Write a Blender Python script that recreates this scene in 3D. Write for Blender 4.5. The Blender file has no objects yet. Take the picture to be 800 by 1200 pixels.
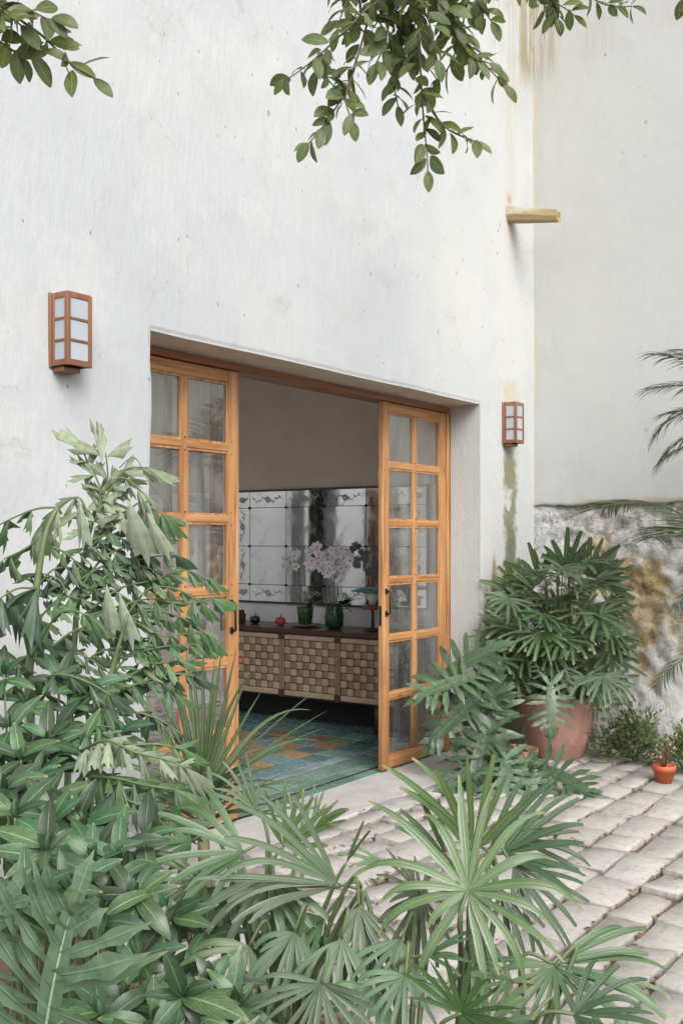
import bpy, math, random
from mathutils import Vector, Matrix, noise
R = math.radians
PI = math.pi
rng = random.Random(7)
scene = bpy.context.scene
COL = scene.collection

# ------------------------------------------------------------------ camera
CAM_H = 1.5
FPX = 1227.0                       # focal length in pixels of an 800 x 1200 frame
HZ = 632.0                         # row of the horizon
CA, SA = 0.817, 0.576              # heading: cos / sin of the angle to the house wall
cam_d = bpy.data.cameras.new('camera')
cam = bpy.data.objects.new('camera', cam_d)
COL.objects.link(cam)
scene.camera = cam
cam.location = (0, 0, CAM_H)
cam.rotation_euler = (PI / 2, 0, math.atan2(SA, CA) - PI / 2)
cam_d.sensor_fit = 'VERTICAL'
cam_d.sensor_height = 36.0
cam_d.sensor_width = 24.0
cam_d.lens = FPX / 1200 * 36
cam_d.shift_y = (HZ - 600) / 1200
cam_d.clip_start = 0.05
cam_d.clip_end = 2000

# ------------------------------------------------------------------ light
SUN = Vector((-0.46, -0.74, 0.82)).normalized()
world = bpy.data.worlds.new('World')
scene.world = world
world.use_nodes = True
wn = world.node_tree
bg = wn.nodes['Background']
sky = wn.nodes.new('ShaderNodeTexSky')
sky.sky_type = 'NISHITA'
sky.sun_disc = False
sky.sun_elevation = math.asin(SUN.z)
sky.sun_rotation = math.atan2(SUN.x, SUN.y)
sky.air_density = 1.0
sky.dust_density = 6.0
hsv = wn.nodes.new('ShaderNodeHueSaturation')
hsv.inputs['Saturation'].default_value = 0.18
wn.links.new(sky.outputs[0], hsv.inputs['Color'])
wn.links.new(hsv.outputs[0], bg.inputs['Color'])
bg.inputs['Strength'].default_value = 0.15
sun_d = bpy.data.lights.new('sun', 'SUN')
sun_d.energy = 0.95
sun_d.angle = R(35)
sun_d.color = (1.0, 0.97, 0.93)
sun = bpy.data.objects.new('sun', sun_d)
COL.objects.link(sun)
sun.rotation_euler = (-SUN).to_track_quat('-Z', 'Y').to_euler()
scene.view_settings.view_transform = 'Standard'
scene.view_settings.look = 'None'
scene.view_settings.gamma = 1
scene.view_settings.use_curve_mapping = False
scene.view_settings.exposure = 0.70
scene.cycles.max_bounces = 10
scene.cycles.diffuse_bounces = 5
scene.cycles.transparent_max_bounces = 16
scene.cycles.use_denoising = True

# ------------------------------------------------------------------ helpers: space
AX_R = Vector((SA, -CA, 0)); AX_F = Vector((CA, SA, 0)); AX_Z = Vector((0, 0, 1))
def P(u, v, t):
    "the place t metres ahead of the lens that the photograph shows at (u, v)"
    p = (u - 400) / FPX; q = (HZ - v) / FPX
    return Vector((t * (SA * p + CA), t * (SA - CA * p), CAM_H + t * q))
def CV(r, up, toward):
    return AX_R * r + AX_Z * up - AX_F * toward

# ------------------------------------------------------------------ helpers: objects
def link(o, parent=None):
    COL.objects.link(o)
    if parent is not None: o.parent = parent
    return o
def tag(o, label=None, cat=None, group=None, kind=None):
    if label: o['label'] = label
    if cat: o['category'] = cat
    if group: o['group'] = group
    if kind: o['kind'] = kind
    return o
def thing(name, label, cat, loc=(0, 0, 0), rz=0, group=None):
    o = bpy.data.objects.new(name, None)
    o.empty_display_size = 0.1
    o.location = loc; o.rotation_euler = (0, 0, rz)
    return tag(link(o), label, cat, group)
def dup(root, loc, label=None):
    r = root.copy(); COL.objects.link(r); r.location = loc
    if label: r['label'] = label
    for ch in list(root.children):
        c = ch.copy(); COL.objects.link(c); c.parent = r
        for g in ch.children:
            d = g.copy(); COL.objects.link(d); d.parent = c
    return r

class MB:
    def __init__(s): s.v = []; s.f = []; s.uv = []; s.sm = []; s.mi = []
    def add(s, vs, fs, uvs=None, smooth=False, mi=0):
        b = len(s.v)
        s.v += [tuple(x) for x in vs]
        s.f += [tuple(b + i for i in f) for f in fs]
        s.sm += [smooth] * len(fs)
        s.mi += [mi] * len(fs)
        s.uv += (uvs if uvs else [(0.5, 0.5)] * len(vs))
        return s
    def box(s, x0, x1, y0, y1, z0, z1, c=0.0, mi=0):
        if c <= 0:
            vs = [(x, y, z) for x in (x0, x1) for y in (y0, y1) for z in (z0, z1)]
            fs = [(0, 1, 3, 2), (4, 6, 7, 5), (0, 4, 5, 1), (2, 3, 7, 6), (0, 2, 6, 4), (1, 5, 7, 3)]
            return s.add(vs, fs, mi=mi)
        vs = []; fs = []; idx = {}
        X = (x0, x1); Y = (y0, y1); Z = (z0, z1)
        for i in (0, 1):
            for j in (0, 1):
                for k in (0, 1):
                    sx, sy, sz = c * (1 - 2 * i), c * (1 - 2 * j), c * (1 - 2 * k)
                    for a in range(3):
                        idx[i, j, k, a] = len(vs)
                        vs.append((X[i] + (0 if a == 0 else sx), Y[j] + (0 if a == 1 else sy), Z[k] + (0 if a == 2 else sz)))
        for i in (0, 1):
            q = [idx[i, 0, 0, 0], idx[i, 1, 0, 0], idx[i, 1, 1, 0], idx[i, 0, 1, 0]]; fs.append(q if i else q[::-1])
            q = [idx[0, i, 0, 1], idx[1, i, 0, 1], idx[1, i, 1, 1], idx[0, i, 1, 1]]; fs.append(q[::-1] if i else q)
            q = [idx[0, 0, i, 2], idx[1, 0, i, 2], idx[1, 1, i, 2], idx[0, 1, i, 2]]; fs.append(q if i else q[::-1])
        for i in (0, 1):
            for j in (0, 1):
                fs.append((idx[i, j, 0, 0], idx[i, j, 1, 0], idx[i, j, 1, 1], idx[i, j, 0, 1]))
                fs.append((idx[i, 0, j, 0], idx[i, 1, j, 0], idx[i, 1, j, 2], idx[i, 0, j, 2]))
                fs.append((idx[0, i, j, 1], idx[1, i, j, 1], idx[1, i, j, 2], idx[0, i, j, 2]))
                for k in (0, 1): fs.append((idx[i, j, k, 0], idx[i, j, k, 1], idx[i, j, k, 2]))
        return s.add(vs, fs, mi=mi)
    def tube(s, pts, r0, r1=None, n=6, cap=True, mi=0):
        r1 = r0 if r1 is None else r1
        pts = [Vector(p) for p in pts]; m = len(pts)
        vs = []; fs = []; uv = []
        prev = None
        for i, p in enumerate(pts):
            t = (pts[min(i + 1, m - 1)] - pts[max(i - 1, 0)])
            if t.length < 1e-9: t = Vector((0, 0, 1))
            t.normalize()
            ref = prev if prev is not None else (Vector((0, 0, 1)) if abs(t.z) < .9 else Vector((1, 0, 0)))
            a = (ref - t * ref.dot(t)).normalized(); b = t.cross(a); prev = a
            r = r0 + (r1 - r0) * i / (m - 1)
            for k in range(n):
                an = 2 * PI * k / n
                vs.append(p + a * (math.cos(an) * r) + b * (math.sin(an) * r)); uv.append((k / n, i / (m - 1)))
        for i in range(m - 1):
            for k in range(n):
                fs.append((i * n + k, i * n + (k + 1) % n, (i + 1) * n + (k + 1) % n, (i + 1) * n + k))
        if cap: fs += [tuple(range(n))[::-1], tuple((m - 1) * n + k for k in range(n))]
        return s.add(vs, fs, uv, True, mi)
    def lathe(s, prof, n=24, cx=0, cy=0, cz=0, mi=0, wob=0):
        vs = []; fs = []
        for i, (r, z) in enumerate(prof):
            for k in range(n):
                a = 2 * PI * k / n; rr = r * (1 + wob * math.cos(a * 6))
                vs.append((cx + rr * math.cos(a), cy + rr * math.sin(a), cz + z))
        for i in range(len(prof) - 1):
            for k in range(n):
                fs.append((i * n + k, i * n + (k + 1) % n, (i + 1) * n + (k + 1) % n, (i + 1) * n + k))
        fs += [tuple(range(n))[::-1], tuple((len(prof) - 1) * n + k for k in range(n))]
        return s.add(vs, fs, None, True, mi)
    def mesh(s, name, mats):
        me = bpy.data.meshes.new(name)
        me.from_pydata(s.v, [], s.f)
        for m in (mats if isinstance(mats, (list, tuple)) else [mats]): me.materials.append(m)
        uvl = me.uv_layers.new(name='UVMap')
        li = [0] * len(me.loops); me.loops.foreach_get('vertex_index', li)
        flat = []
        for i in li: flat += s.uv[i]
        uvl.data.foreach_set('uv', flat)
        me.polygons.foreach_set('use_smooth', s.sm)
        me.polygons.foreach_set('material_index', s.mi)
        me.update()
        return me
    def build(s, name, mats, parent=None):
        return link(bpy.data.objects.new(name, s.mesh(name, mats)), parent)

# ------------------------------------------------------------------ helpers: materials
class NT:
    def __init__(s, name):
        s.m = bpy.data.materials.new(name); s.m.use_nodes = True
        s.t = s.m.node_tree; s.t.nodes.clear()
        s.out = s.t.nodes.new('ShaderNodeOutputMaterial')
        s._tc = None
    def node(s, ty): return s.t.nodes.new(ty)
    def put(s, sock, val):
        if isinstance(val, bpy.types.NodeSocket): s.t.links.new(val, sock)
        elif val is not None:
            if isinstance(val, (tuple, list)) and sock.type == 'RGBA' and len(val) == 3: val = (*val, 1)
            sock.default_value = val
    def tc(s, what='Object'):
        if s._tc is None: s._tc = s.node('ShaderNodeTexCoord')
        return s._tc.outputs[what]
    def rnd(s):
        at = s.node('ShaderNodeAttribute'); at.attribute_name = 'vary'
        return s.math('FRACT', s.math('ADD', s.node('ShaderNodeObjectInfo').outputs['Random'], at.outputs['Fac']))
    def math(s, op, a, b=0.0, c=0.0, clamp=False):
        n = s.node('ShaderNodeMath'); n.operation = op; n.use_clamp = clamp
        s.put(n.inputs[0], a); s.put(n.inputs[1], b); s.put(n.inputs[2], c)
        return n.outputs[0]
    def mul(s, *a):
        r = a[0]
        for b in a[1:]: r = s.math('MULTIPLY', r, b)
        return r
    def sep(s, v):
        n = s.node('ShaderNodeSeparateXYZ'); s.put(n.inputs[0], v); return n.outputs
    def comb(s, x, y, z):
        n = s.node('ShaderNodeCombineXYZ')
        for i, a in enumerate((x, y, z)): s.put(n.inputs[i], a)
        return n.outputs[0]
    def scale(s, v, k):
        n = s.node('ShaderNodeVectorMath'); n.operation = 'MULTIPLY'; s.put(n.inputs[0], v); s.put(n.inputs[1], k); return n.outputs[0]
    def shift(s, v, k):
        n = s.node('ShaderNodeVectorMath'); n.operation = 'ADD'; s.put(n.inputs[0], v); s.put(n.inputs[1], k); return n.outputs[0]
    def noise(s, v, scale, detail=4, rough=.55, dist=0, col=False):
        n = s.node('ShaderNodeTexNoise'); s.put(n.inputs['Vector'], v)
        n.inputs['Scale'].default_value = scale; n.inputs['Detail'].default_value = detail
        n.inputs['Roughness'].default_value = rough; n.inputs['Distortion'].default_value = dist
        return n.outputs['Color' if col else 'Fac']
    def vor(s, v, scale, out='Distance', feat='F1', rand=1.0):
        n = s.node('ShaderNodeTexVoronoi'); n.feature = feat; s.put(n.inputs['Vector'], v)
        n.inputs['Scale'].default_value = scale; n.inputs['Randomness'].default_value = rand
        return n.outputs[out]
    def wave(s, v, scale, dist=2, detail=2, band='X'):
        n = s.node('ShaderNodeTexWave'); s.put(n.inputs['Vector'], v); n.bands_direction = band
        n.inputs['Scale'].default_value = scale; n.inputs['Distortion'].default_value = dist; n.inputs['Detail'].default_value = detail
        return n.outputs['Fac']
    def sm(s, x, a, b, lo=0.0, hi=1.0):
        "smooth step of x from a to b"
        n = s.node('ShaderNodeMapRange'); n.interpolation_type = 'SMOOTHSTEP'
        s.put(n.inputs['Value'], x)
        if a > b: a, b, lo, hi = b, a, hi, lo
        for nm, v in (('From Min', a), ('From Max', b), ('To Min', lo), ('To Max', hi)): s.put(n.inputs[nm], v)
        return n.outputs['Result']
    def win(s, x, a0, a1, b0, b1): return s.mul(s.sm(x, a0, a1), s.sm(x, b1, b0))
    def mix(s, f, a, b, blend='MIX'):
        n = s.node('ShaderNodeMix'); n.data_type = 'RGBA'; n.blend_type = blend
        s.put(n.inputs[0], f); s.put(n.inputs[6], a); s.put(n.inputs[7], b)
        return n.outputs[2]
    def ramp(s, f, stops):
        n = s.node('ShaderNodeValToRGB'); s.put(n.inputs[0], f)
        e = n.color_ramp.elements
        while len(e) < len(stops): e.new(0.5)
        for el, (p, c) in zip(e, stops): el.position = p; el.color = (*c, 1) if len(c) == 3 else c
        return n.outputs[0]
    def hsvn(s, c, h=.5, sat=1., v=1.):
        n = s.node('ShaderNodeHueSaturation'); s.put(n.inputs['Color'], c)
        s.put(n.inputs['Hue'], h); s.put(n.inputs['Saturation'], sat); s.put(n.inputs['Value'], v); return n.outputs[0]
    def bump(s, h, strength=.3, dist=.01, nrm=None):
        n = s.node('ShaderNodeBump'); s.put(n.inputs['Height'], h)
        n.inputs['Strength'].default_value = strength; n.inputs['Distance'].default_value = dist
        if nrm is not None: s.put(n.inputs['Normal'], nrm)
        return n.outputs[0]
    def bsdf(s, col, rough=.6, nrm=None, spec=.5, metal=0.0, coat=0.0):
        n = s.node('ShaderNodeBsdfPrincipled')
        s.put(n.inputs['Base Color'], col); s.put(n.inputs['Roughness'], rough)
        n.inputs['Specular IOR Level'].default_value = spec; n.inputs['Metallic'].default_value = metal
        n.inputs['Coat Weight'].default_value = coat
        if nrm is not None: s.put(n.inputs['Normal'], nrm)
        return n.outputs[0]
    def mixs(s, f, a, b):
        n = s.node('ShaderNodeMixShader'); s.put(n.inputs[0], f); s.t.links.new(a, n.inputs[1]); s.t.links.new(b, n.inputs[2]); return n.outputs[0]
    def done(s, sh):
        s.t.links.new(sh, s.out.inputs['Surface']); return s.m

def mat_plain(name, col, rough=.5, metal=0, var=.12, nscale=20, bump=.1, spec=.5, coat=0):
    n = NT(name); o = n.tc()
    k = n.noise(o, nscale, 4)
    c = n.hsvn(col, .5, 1., n.sm(k, .25, .75, 1 - var, 1 + var))
    return n.done(n.bsdf(c, n.sm(k, .2, .8, max(.02, rough - .08), rough + .08), n.bump(k, bump, .004), spec, metal, coat))

def plaster_chips(n, o, col, amount=1.0):
    "tiny dark knocks in the lime wash, scattered and longer than wide"
    for sc, rad, keep, seed in ((4.2, .060, .38, 3.1), (8., .085, .52, 9.7), (15., .11, .66, 5.2)):
        v = n.scale(n.shift(o, (seed, seed, seed)), (1.0, 1.0, .6))
        d = n.vor(v, sc); cc = n.sep(n.vor(v, sc, 'Color'))[0]
        wob = n.math('ADD', d, n.mul(n.math('SUBTRACT', n.noise(o, 60, 2), .5), .06))
        m = n.mul(n.sm(wob, rad, rad * .35), n.math('GREATER_THAN', cc, keep))
        col = n.mix(n.mul(m, .75 * amount), col, (.20, .18, .15))
    return col

def mat_wall():
    n = NT('lime_plaster'); o = n.tc(); x, y, z = n.sep(o)
    big = n.noise(o, .8, 3); mid = n.noise(o, 3.5, 5, .6); fine = n.noise(o, 45, 6, .65); drag = n.noise(n.scale(o, (9, 9, 2.2)), 3, 5, .6)
    c = n.mix(n.sm(big, .35, .7), (.432, .457, .476), (.472, .485, .490))
    c = n.mix(n.mul(n.sm(mid, .46, .70), .6), c, (.41, .42, .425))
    pt = n.noise(n.shift(o, (6, 1, 3)), 1.7, 6, .7, .4); c = n.mix(n.mul(n.sm(pt, .54, .60), .35), c, (.51, .515, .51)); c = n.mix(n.mul(n.sm(pt, .44, .36), .30), c, (.40, .40, .39))
    c = n.mix(n.mul(n.sm(drag, .50, .75), .28), c, (.385, .395, .40))
    c = n.mix(n.mul(n.sm(fine, .55, .78), .42), c, (.35, .355, .355))
    # warm, damp tint towards the corner
    warm = n.mul(n.sm(x, 4.2, 6.9), n.sm(n.noise(n.scale(o, (1, 1, .45)), 1.6, 4), .3, .65))
    c = n.mix(n.mul(warm, .5), c, (.50, .495, .46))
    st = n.noise(n.scale(o, (14, 14, .9)), 1.6, 5, .65)              # vertical run marks
    st2 = n.noise(n.shift(n.scale(o, (22, 22, 1.6)), (4, 4, 4)), 1.3, 4, .7)
    bl = n.noise(o, 5.5, 5, .65); bl2 = n.noise(n.shift(o, (7, 3, 5)), 11, 5, .7)
    def stain(c, m, col, k): return n.mix(n.mul(m, k), c, col)
    # rain marks below the parapet
    m = n.mul(n.win(x, 6.55, 6.75, 7.05, 7.2), n.sm(z, 4.35, 5.3), n.sm(st, .42, .58)); c = stain(c, m, (.36, .32, .25), .75)
    m = n.mul(n.win(x, 7.08, 7.16, 7.36, 7.4), n.sm(z, 4.75, 5.15), n.sm(st2, .36, .55)); c = stain(c, m, (.26, .21, .12), .9)
    m = n.mul(n.win(x, 6.86, 6.93, 7.0, 7.08), n.win(z, 3.4, 4.2, 4.9, 5.4), n.sm(st, .40, .6)); c = stain(c, m, (.45, .38, .27), .42)
    m = n.mul(n.win(x, 3.6, 4.6, 5.2, 5.4), n.sm(z, 3.6, 4.6), n.sm(st, .5, .7)); c = stain(c, m, (.55, .53, .48), .35)
    # rust above the spout and drips under it
    m = n.mul(n.win(x, 6.90, 6.93, 6.97, 7.0), n.win(z, 3.93, 3.97, 4.0, 4.06), n.sm(bl2, .35, .5)); c = stain(c, m, (.42, .25, .16), .8)
    m = n.mul(n.win(x, 6.80, 6.9, 6.98, 7.1), n.win(z, 3.2, 3.62, 3.80, 3.86), n.sm(st2, .4, .6)); c = stain(c, m, (.60, .50, .34), .7)
    # greenish bloom over and under the lamp
    m = n.mul(n.win(x, 6.62, 6.85, 7.0, 7.2), n.win(z, 2.42, 2.5, 2.56, 2.82), n.sm(bl, .36, .6)); c = stain(c, m, (.42, .40, .25), .75)
    e = n.math('ADD', x, n.mul(n.math('SUBTRACT', bl2, .5), .22))
    m = n.mul(n.win(e, 6.83, 6.89, 7.02, 7.08), n.win(z, .1, .9, 2.0, 2.28), n.sm(bl, .36, .46)); c = stain(c, m, (.185, .18, .10), .92)
    m = n.mul(n.win(e, 6.86, 6.92, 7.02, 7.07), n.win(z, .1, .6, 1.55, 1.75), n.sm(bl2, .36, .5)); c = stain(c, m, (.14, .15, .10), .85)
    # moss climbing from the ground in points
    top = n.math('ADD', .50, n.mul(n.noise(n.scale(o, (6, 0, 0)), 1.0, 3, .7), 1.55))
    d = n.math('SUBTRACT', top, z)
    m = n.mul(n.win(e, 6.54, 6.60, 7.12, 7.3), n.sm(n.math('ADD', d, n.mul(n.math('SUBTRACT', st2, .5), .5)), -.05, .12))
    c = stain(c, m, n.mix(n.sm(bl2, .4, .62), (.24, .195, .09), (.11, .11, .065)), .92)
    # damp foot of the wall
    m = n.mul(n.sm(n.math('SUBTRACT', z, n.mul(bl, .35)), .12, -.08)); c = stain(c, m, (.33, .31, .26), .7)
    # hairline cracks
    vv = n.vor(n.shift(o, n.scale(n.noise(o, 3, 4, .6, 0, True), (.5, .5, .5))), .9, 'Distance', 'DISTANCE_TO_EDGE')
    m = n.mul(n.sm(vv, .006, .001), n.sm(mid, .5, .56)); c = stain(c, m, (.30, .28, .25), .28)
    c = plaster_chips(n, o, c)
    h = n.math('ADD', n.mul(mid, .8), n.math('ADD', n.mul(fine, .25), n.mul(drag, .5)))
    return n.done(n.bsdf(c, .88, n.bump(h, .5, .016), .25))

def mat_side_wall():
    n = NT('side_lime_plaster'); o = n.tc(); x, y, z = n.sep(o)  # lime plaster of the side wall, its base a little warmer
    big = n.noise(o, .9, 3); mid = n.noise(n.shift(o, (3, 1, 8)), 4, 5, .6); fine = n.noise(o, 42, 6, .65)
    c = n.mix(n.sm(big, .3, .7), (.475, .485, .475), (.455, .472, .478))
    c = n.mix(n.mul(n.sm(mid, .5, .75), .4), c, (.385, .385, .37))
    c = n.mix(n.mul(n.sm(n.noise(n.scale(o, (9, 9, 2.2)), 3, 5, .6), .52, .8), .35), c, (.37, .37, .355))
    c = n.mix(n.mul(n.sm(fine, .55, .8), .4), c, (.36, .355, .34))
    st2 = n.noise(n.scale(o, (20, 20, 1.4)), 1.4, 4, .7); bl = n.noise(o, 6, 5, .65)
    m = n.mul(n.sm(y, 3.25, 3.42), n.sm(n.noise(n.scale(o, (1, 1, .6)), 2.5, 4), .38, .62)); c = n.mix(n.mul(m, .5), c, (.42, .38, .28))
    m = n.mul(n.sm(y, 3.33, 3.40), n.sm(z, 1.9, 4.6), n.sm(bl, .4, .55)); c = n.mix(n.mul(m, .6), c, (.50, .44, .28))
    m = n.mul(n.sm(y, 2.5, 3.35), n.sm(n.noise(n.scale(o, (1, 1, .5)), 1.7, 3), .42, .7)); c = n.mix(n.mul(m, .4), c, (.48, .465, .40))
    m = n.mul(n.win(y, 2.72, 2.8, 2.98, 3.06), n.sm(z, 4.9, 5.25), n.sm(st2, .38, .55)); c = n.mix(n.mul(m, .65), c, (.42, .40, .36))
    m = n.mul(n.win(y, 2.3, 2.38, 2.5, 2.6), n.sm(z, 4.9, 5.2), n.sm(st2, .40, .6)); c = n.mix(n.mul(m, .5), c, (.47, .44, .40))
    m = n.mul(n.win(y, 3.16, 3.26, 3.4, 3.44), n.sm(z, 4.85, 5.2), n.sm(st2, .38, .58)); c = n.mix(n.mul(m, .7), c, (.34, .29, .20))
    # dirt gathered just above the broken ledge
    m = n.mul(n.sm(n.math('ADD', z, n.mul(n.math('SUBTRACT', bl, .5), .12)), 1.815, 1.768), n.sm(y, 3.2, 2.9)); c = n.mix(n.mul(m, .6), c, (.33, .30, .20))
    vv = n.vor(n.shift(o, n.scale(n.noise(o, 3, 4, .6, 0, True), (.5, .5, .5))), .8, 'Distance', 'DISTANCE_TO_EDGE')
    m = n.mul(n.sm(vv, .006, .001), n.sm(mid, .5, .56)); c = n.mix(n.mul(m, .12), c, (.38, .36, .32))
    c = plaster_chips(n, o, c, .8)
    h = n.math('ADD', n.mul(mid, .6), n.mul(fine, .2))
    return n.done(n.bsdf(c, .88, n.bump(h, .3, .012), .25))

def mat_rubble():
    "old wall foot: lime skin, ochre mortar, grey stone and dark holes, by the depth attribute of the mesh"
    n = NT('weathered_masonry'); o = n.tc(); x, y, z = n.sep(o)
    a = n.node('ShaderNodeAttribute'); a.attribute_name = 'worn'; w = a.outputs['Fac']
    f1 = n.noise(o, 16, 6, .7); f2 = n.noise(n.shift(o, (5, 5, 5)), 38, 5, .7); f3 = n.noise(o, 3.2, 4, .6)
    wv = n.math('ADD', w, n.mul(n.math('SUBTRACT', f1, .5), .75))
    skin = n.mix(n.sm(f2, .42, .7), (.64, .635, .625), (.53, .52, .505))
    ochre = n.mix(n.sm(f3, .36, .62), (.58, .435, .235), (.56, .49, .375))
    ochre = n.mix(n.mul(n.sm(f2, .5, .72), .7), ochre, (.20, .15, .10))
    c = n.mix(n.sm(wv, .42, .56), skin, ochre)
    crk = n.mul(n.sm(n.noise(n.shift(o, (11, 2, 6)), 13, 6, .75, .8), .53, .62), n.sm(f3, .42, .6)); c = n.mix(n.mul(crk, .6), c, (.25, .20, .14))
    c = n.mix(n.mul(n.sm(wv, .84, 1.02), .8), c, (.20, .15, .095))
    band = n.sm(n.math('ADD', z, n.mul(n.math('SUBTRACT', f3, .5), .5)), 1.38, 1.52)
    peb = n.mix(n.sm(n.noise(o, 30, 6, .75, .6), .40, .62), (.56, .56, .57), (.27, .26, .25))
    c = n.mix(n.mul(band, .85), c, peb)
    c = n.mix(n.mul(n.sm(n.math('ADD', z, n.mul(n.math('SUBTRACT', f1, .5), .16)), 1.70, 1.77), .6), c, (.27, .245, .16))
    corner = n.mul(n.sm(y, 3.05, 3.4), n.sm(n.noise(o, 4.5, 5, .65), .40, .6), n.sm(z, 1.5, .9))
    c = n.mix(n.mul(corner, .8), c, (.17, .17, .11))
    blk = n.mul(n.sm(n.noise(n.shift(o, (2, 9, 4)), 9, 6, .75), .60, .68), n.sm(z, 1.5, 1.1)); c = n.mix(n.mul(blk, .7), c, (.17, .155, .115))
    return n.done(n.bsdf(c, .92, n.bump(n.math('ADD', f1, n.mul(f2, .6)), .75, .02), .2))

def mat_wood(name, c0, c1, c2, rough=.42, grain=1.0, axis=2):
    n = NT(name); o = n.tc(); r = n.rnd()
    k = [16, 16, 16]; k[axis] = .8
    ov = n.shift(o, n.comb(n.mul(r, 9), n.mul(r, 5), n.mul(r, 7)))
    g = n.noise(n.scale(ov, k), 2.2 * grain, 6, .6, .4); g2 = n.noise(ov, 2.2, 3); kn = n.vor(n.scale(ov, [1 if i == axis else 3 for i in range(3)]), 2.3)
    c = n.ramp(g, [(.28, c0), (.5, c1), (.74, c2)])
    c = n.mix(n.mul(n.sm(g2, .45, .7), .35), c, c0)
    c = n.mix(n.mul(n.sm(kn, .10, .03), .7), c, tuple(v * .35 for v in c0))
    zz = n.sep(o)[2]; c = n.mix(n.mul(n.sm(n.math('ADD', zz, n.mul(n.math('SUBTRACT', g2, .5), .6)), .42, .02), .6 if axis == 2 else 0.0), c, tuple(v * .8 for v in c0))
    return n.done(n.bsdf(c, n.sm(g, .3, .7, rough + .1, rough - .05), n.bump(g, .18, .004), .45))

def mat_glass():
    n = NT('window_glass')
    fr = n.node('ShaderNodeFresnel'); fr.inputs['IOR'].default_value = 2.5
    gl = n.node('ShaderNodeBsdfGlossy'); gl.inputs['Roughness'].default_value = .012
    gl.inputs['Color'].default_value = (.95, .97, .97, 1)
    o = n.tc(); w = n.noise(o, 3.0, 2)
    n.put(gl.inputs['Normal'], n.bump(w, .02, .03))
    tr = n.node('ShaderNodeBsdfTransparent'); tr.inputs['Color'].default_value = (.93, .95, .94, 1)
    df = n.node('ShaderNodeBsdfDiffuse'); df.inputs['Color'].default_value = (.75, .75, .74, 1)
    veil = n.sm(n.noise(n.scale(o, (3, 3, 1)), 3.5, 5, .6), .3, .8, .04, .16)  # pale diffuse veil lifts the panes in place of stronger reflection
    a = n.mixs(veil, tr.outputs[0], df.outputs[0])
    return n.done(n.mixs(fr.outputs[0], a, gl.outputs[0]))

def mat_mirror():
    n = NT('antique_mirror'); o = n.tc()
    k = n.noise(o, 9, 5, .65)
    c = n.mix(n.sm(k, .5, .78), (.56, .57, .58), (.43, .425, .41))
    return n.done(n.bsdf(c, n.sm(k, .4, .8, .03, .14), None, .5, 1.0))

def mat_leaf(name, base, pale, rough=.38, trans=.22, veins=9, vein_w=.02, vcol=.35, gloss=.5, var=.22, hue=.02, mottle=0.0, lines=True):
    n = NT(name); uv = n.sep(n.tc('UV')); u, v = uv[0], uv[1]; r = n.rnd(); o = n.tc()
    du = n.math('ABSOLUTE', n.math('SUBTRACT', u, .5))
    mid = n.sm(du, vein_w * 2.2, vein_w * .6)
    c = n.mix(n.sm(n.noise(o, 7, 4), .35, .7), base, tuple(b * .72 for b in base))
    if veins:
        s_ = n.math('SINE', n.math('SUBTRACT', n.mul(v, veins * 6.28), n.mul(du, veins * 5.0)))
        side = n.sm(s_, .80, 1.0)
        c = n.mix(n.mul(side, vcol * .8), c, pale)
        hgt = n.math('ADD', mid, side)
    else:
        s_ = n.math('SINE', n.mul(u, 44) if lines else n.mul(v, 26)); side = n.sm(s_, .2, 1.0)
        c = n.mix(n.mul(side, .12 if lines else .05), c, pale); hgt = n.math('ADD', n.mul(side, .4), mid)
    if mottle: c = n.mix(n.mul(n.sm(n.noise(n.tc('UV'), 9, 4, .7), .5, .62), mottle), c, pale)
    c = n.mix(n.mul(mid, min(1, vcol * 1.8)), c, pale)
    tip = n.mul(n.sm(n.math('ADD', v, n.mul(n.noise(o, 30, 2), .06)), .92, 1.0), n.sm(r, .60, .97)); c = n.mix(n.mul(tip, .75), c, (.28, .22, .10))
    yel = n.mul(n.sm(n.noise(o, 5, 3), .62, .8), n.sm(r, .75, 1.0)); c = n.mix(n.mul(yel, .5), c, (.22, .21, .06))
    rr = n.math('FRACT', n.mul(r, 7.31)); r3 = n.math('FRACT', n.mul(r, 13.7))
    c = n.hsvn(c, n.math('ADD', .5 - hue, n.mul(rr, 2 * hue)), n.math('ADD', .82, n.mul(r3, .25)), n.math('ADD', 1 - var, n.mul(r, 2 * var)))
    nb = n.bump(hgt, .35, .004)
    a = n.bsdf(c, n.math('ADD', rough - .06, n.mul(rr, .14)), nb, gloss)
    t = n.node('ShaderNodeBsdfTranslucent'); n.put(t.inputs['Color'], n.hsvn(c, .485, 1.15, 1.7))
    return n.done(n.mixs(trans, a, t.outputs[0]))

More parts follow.
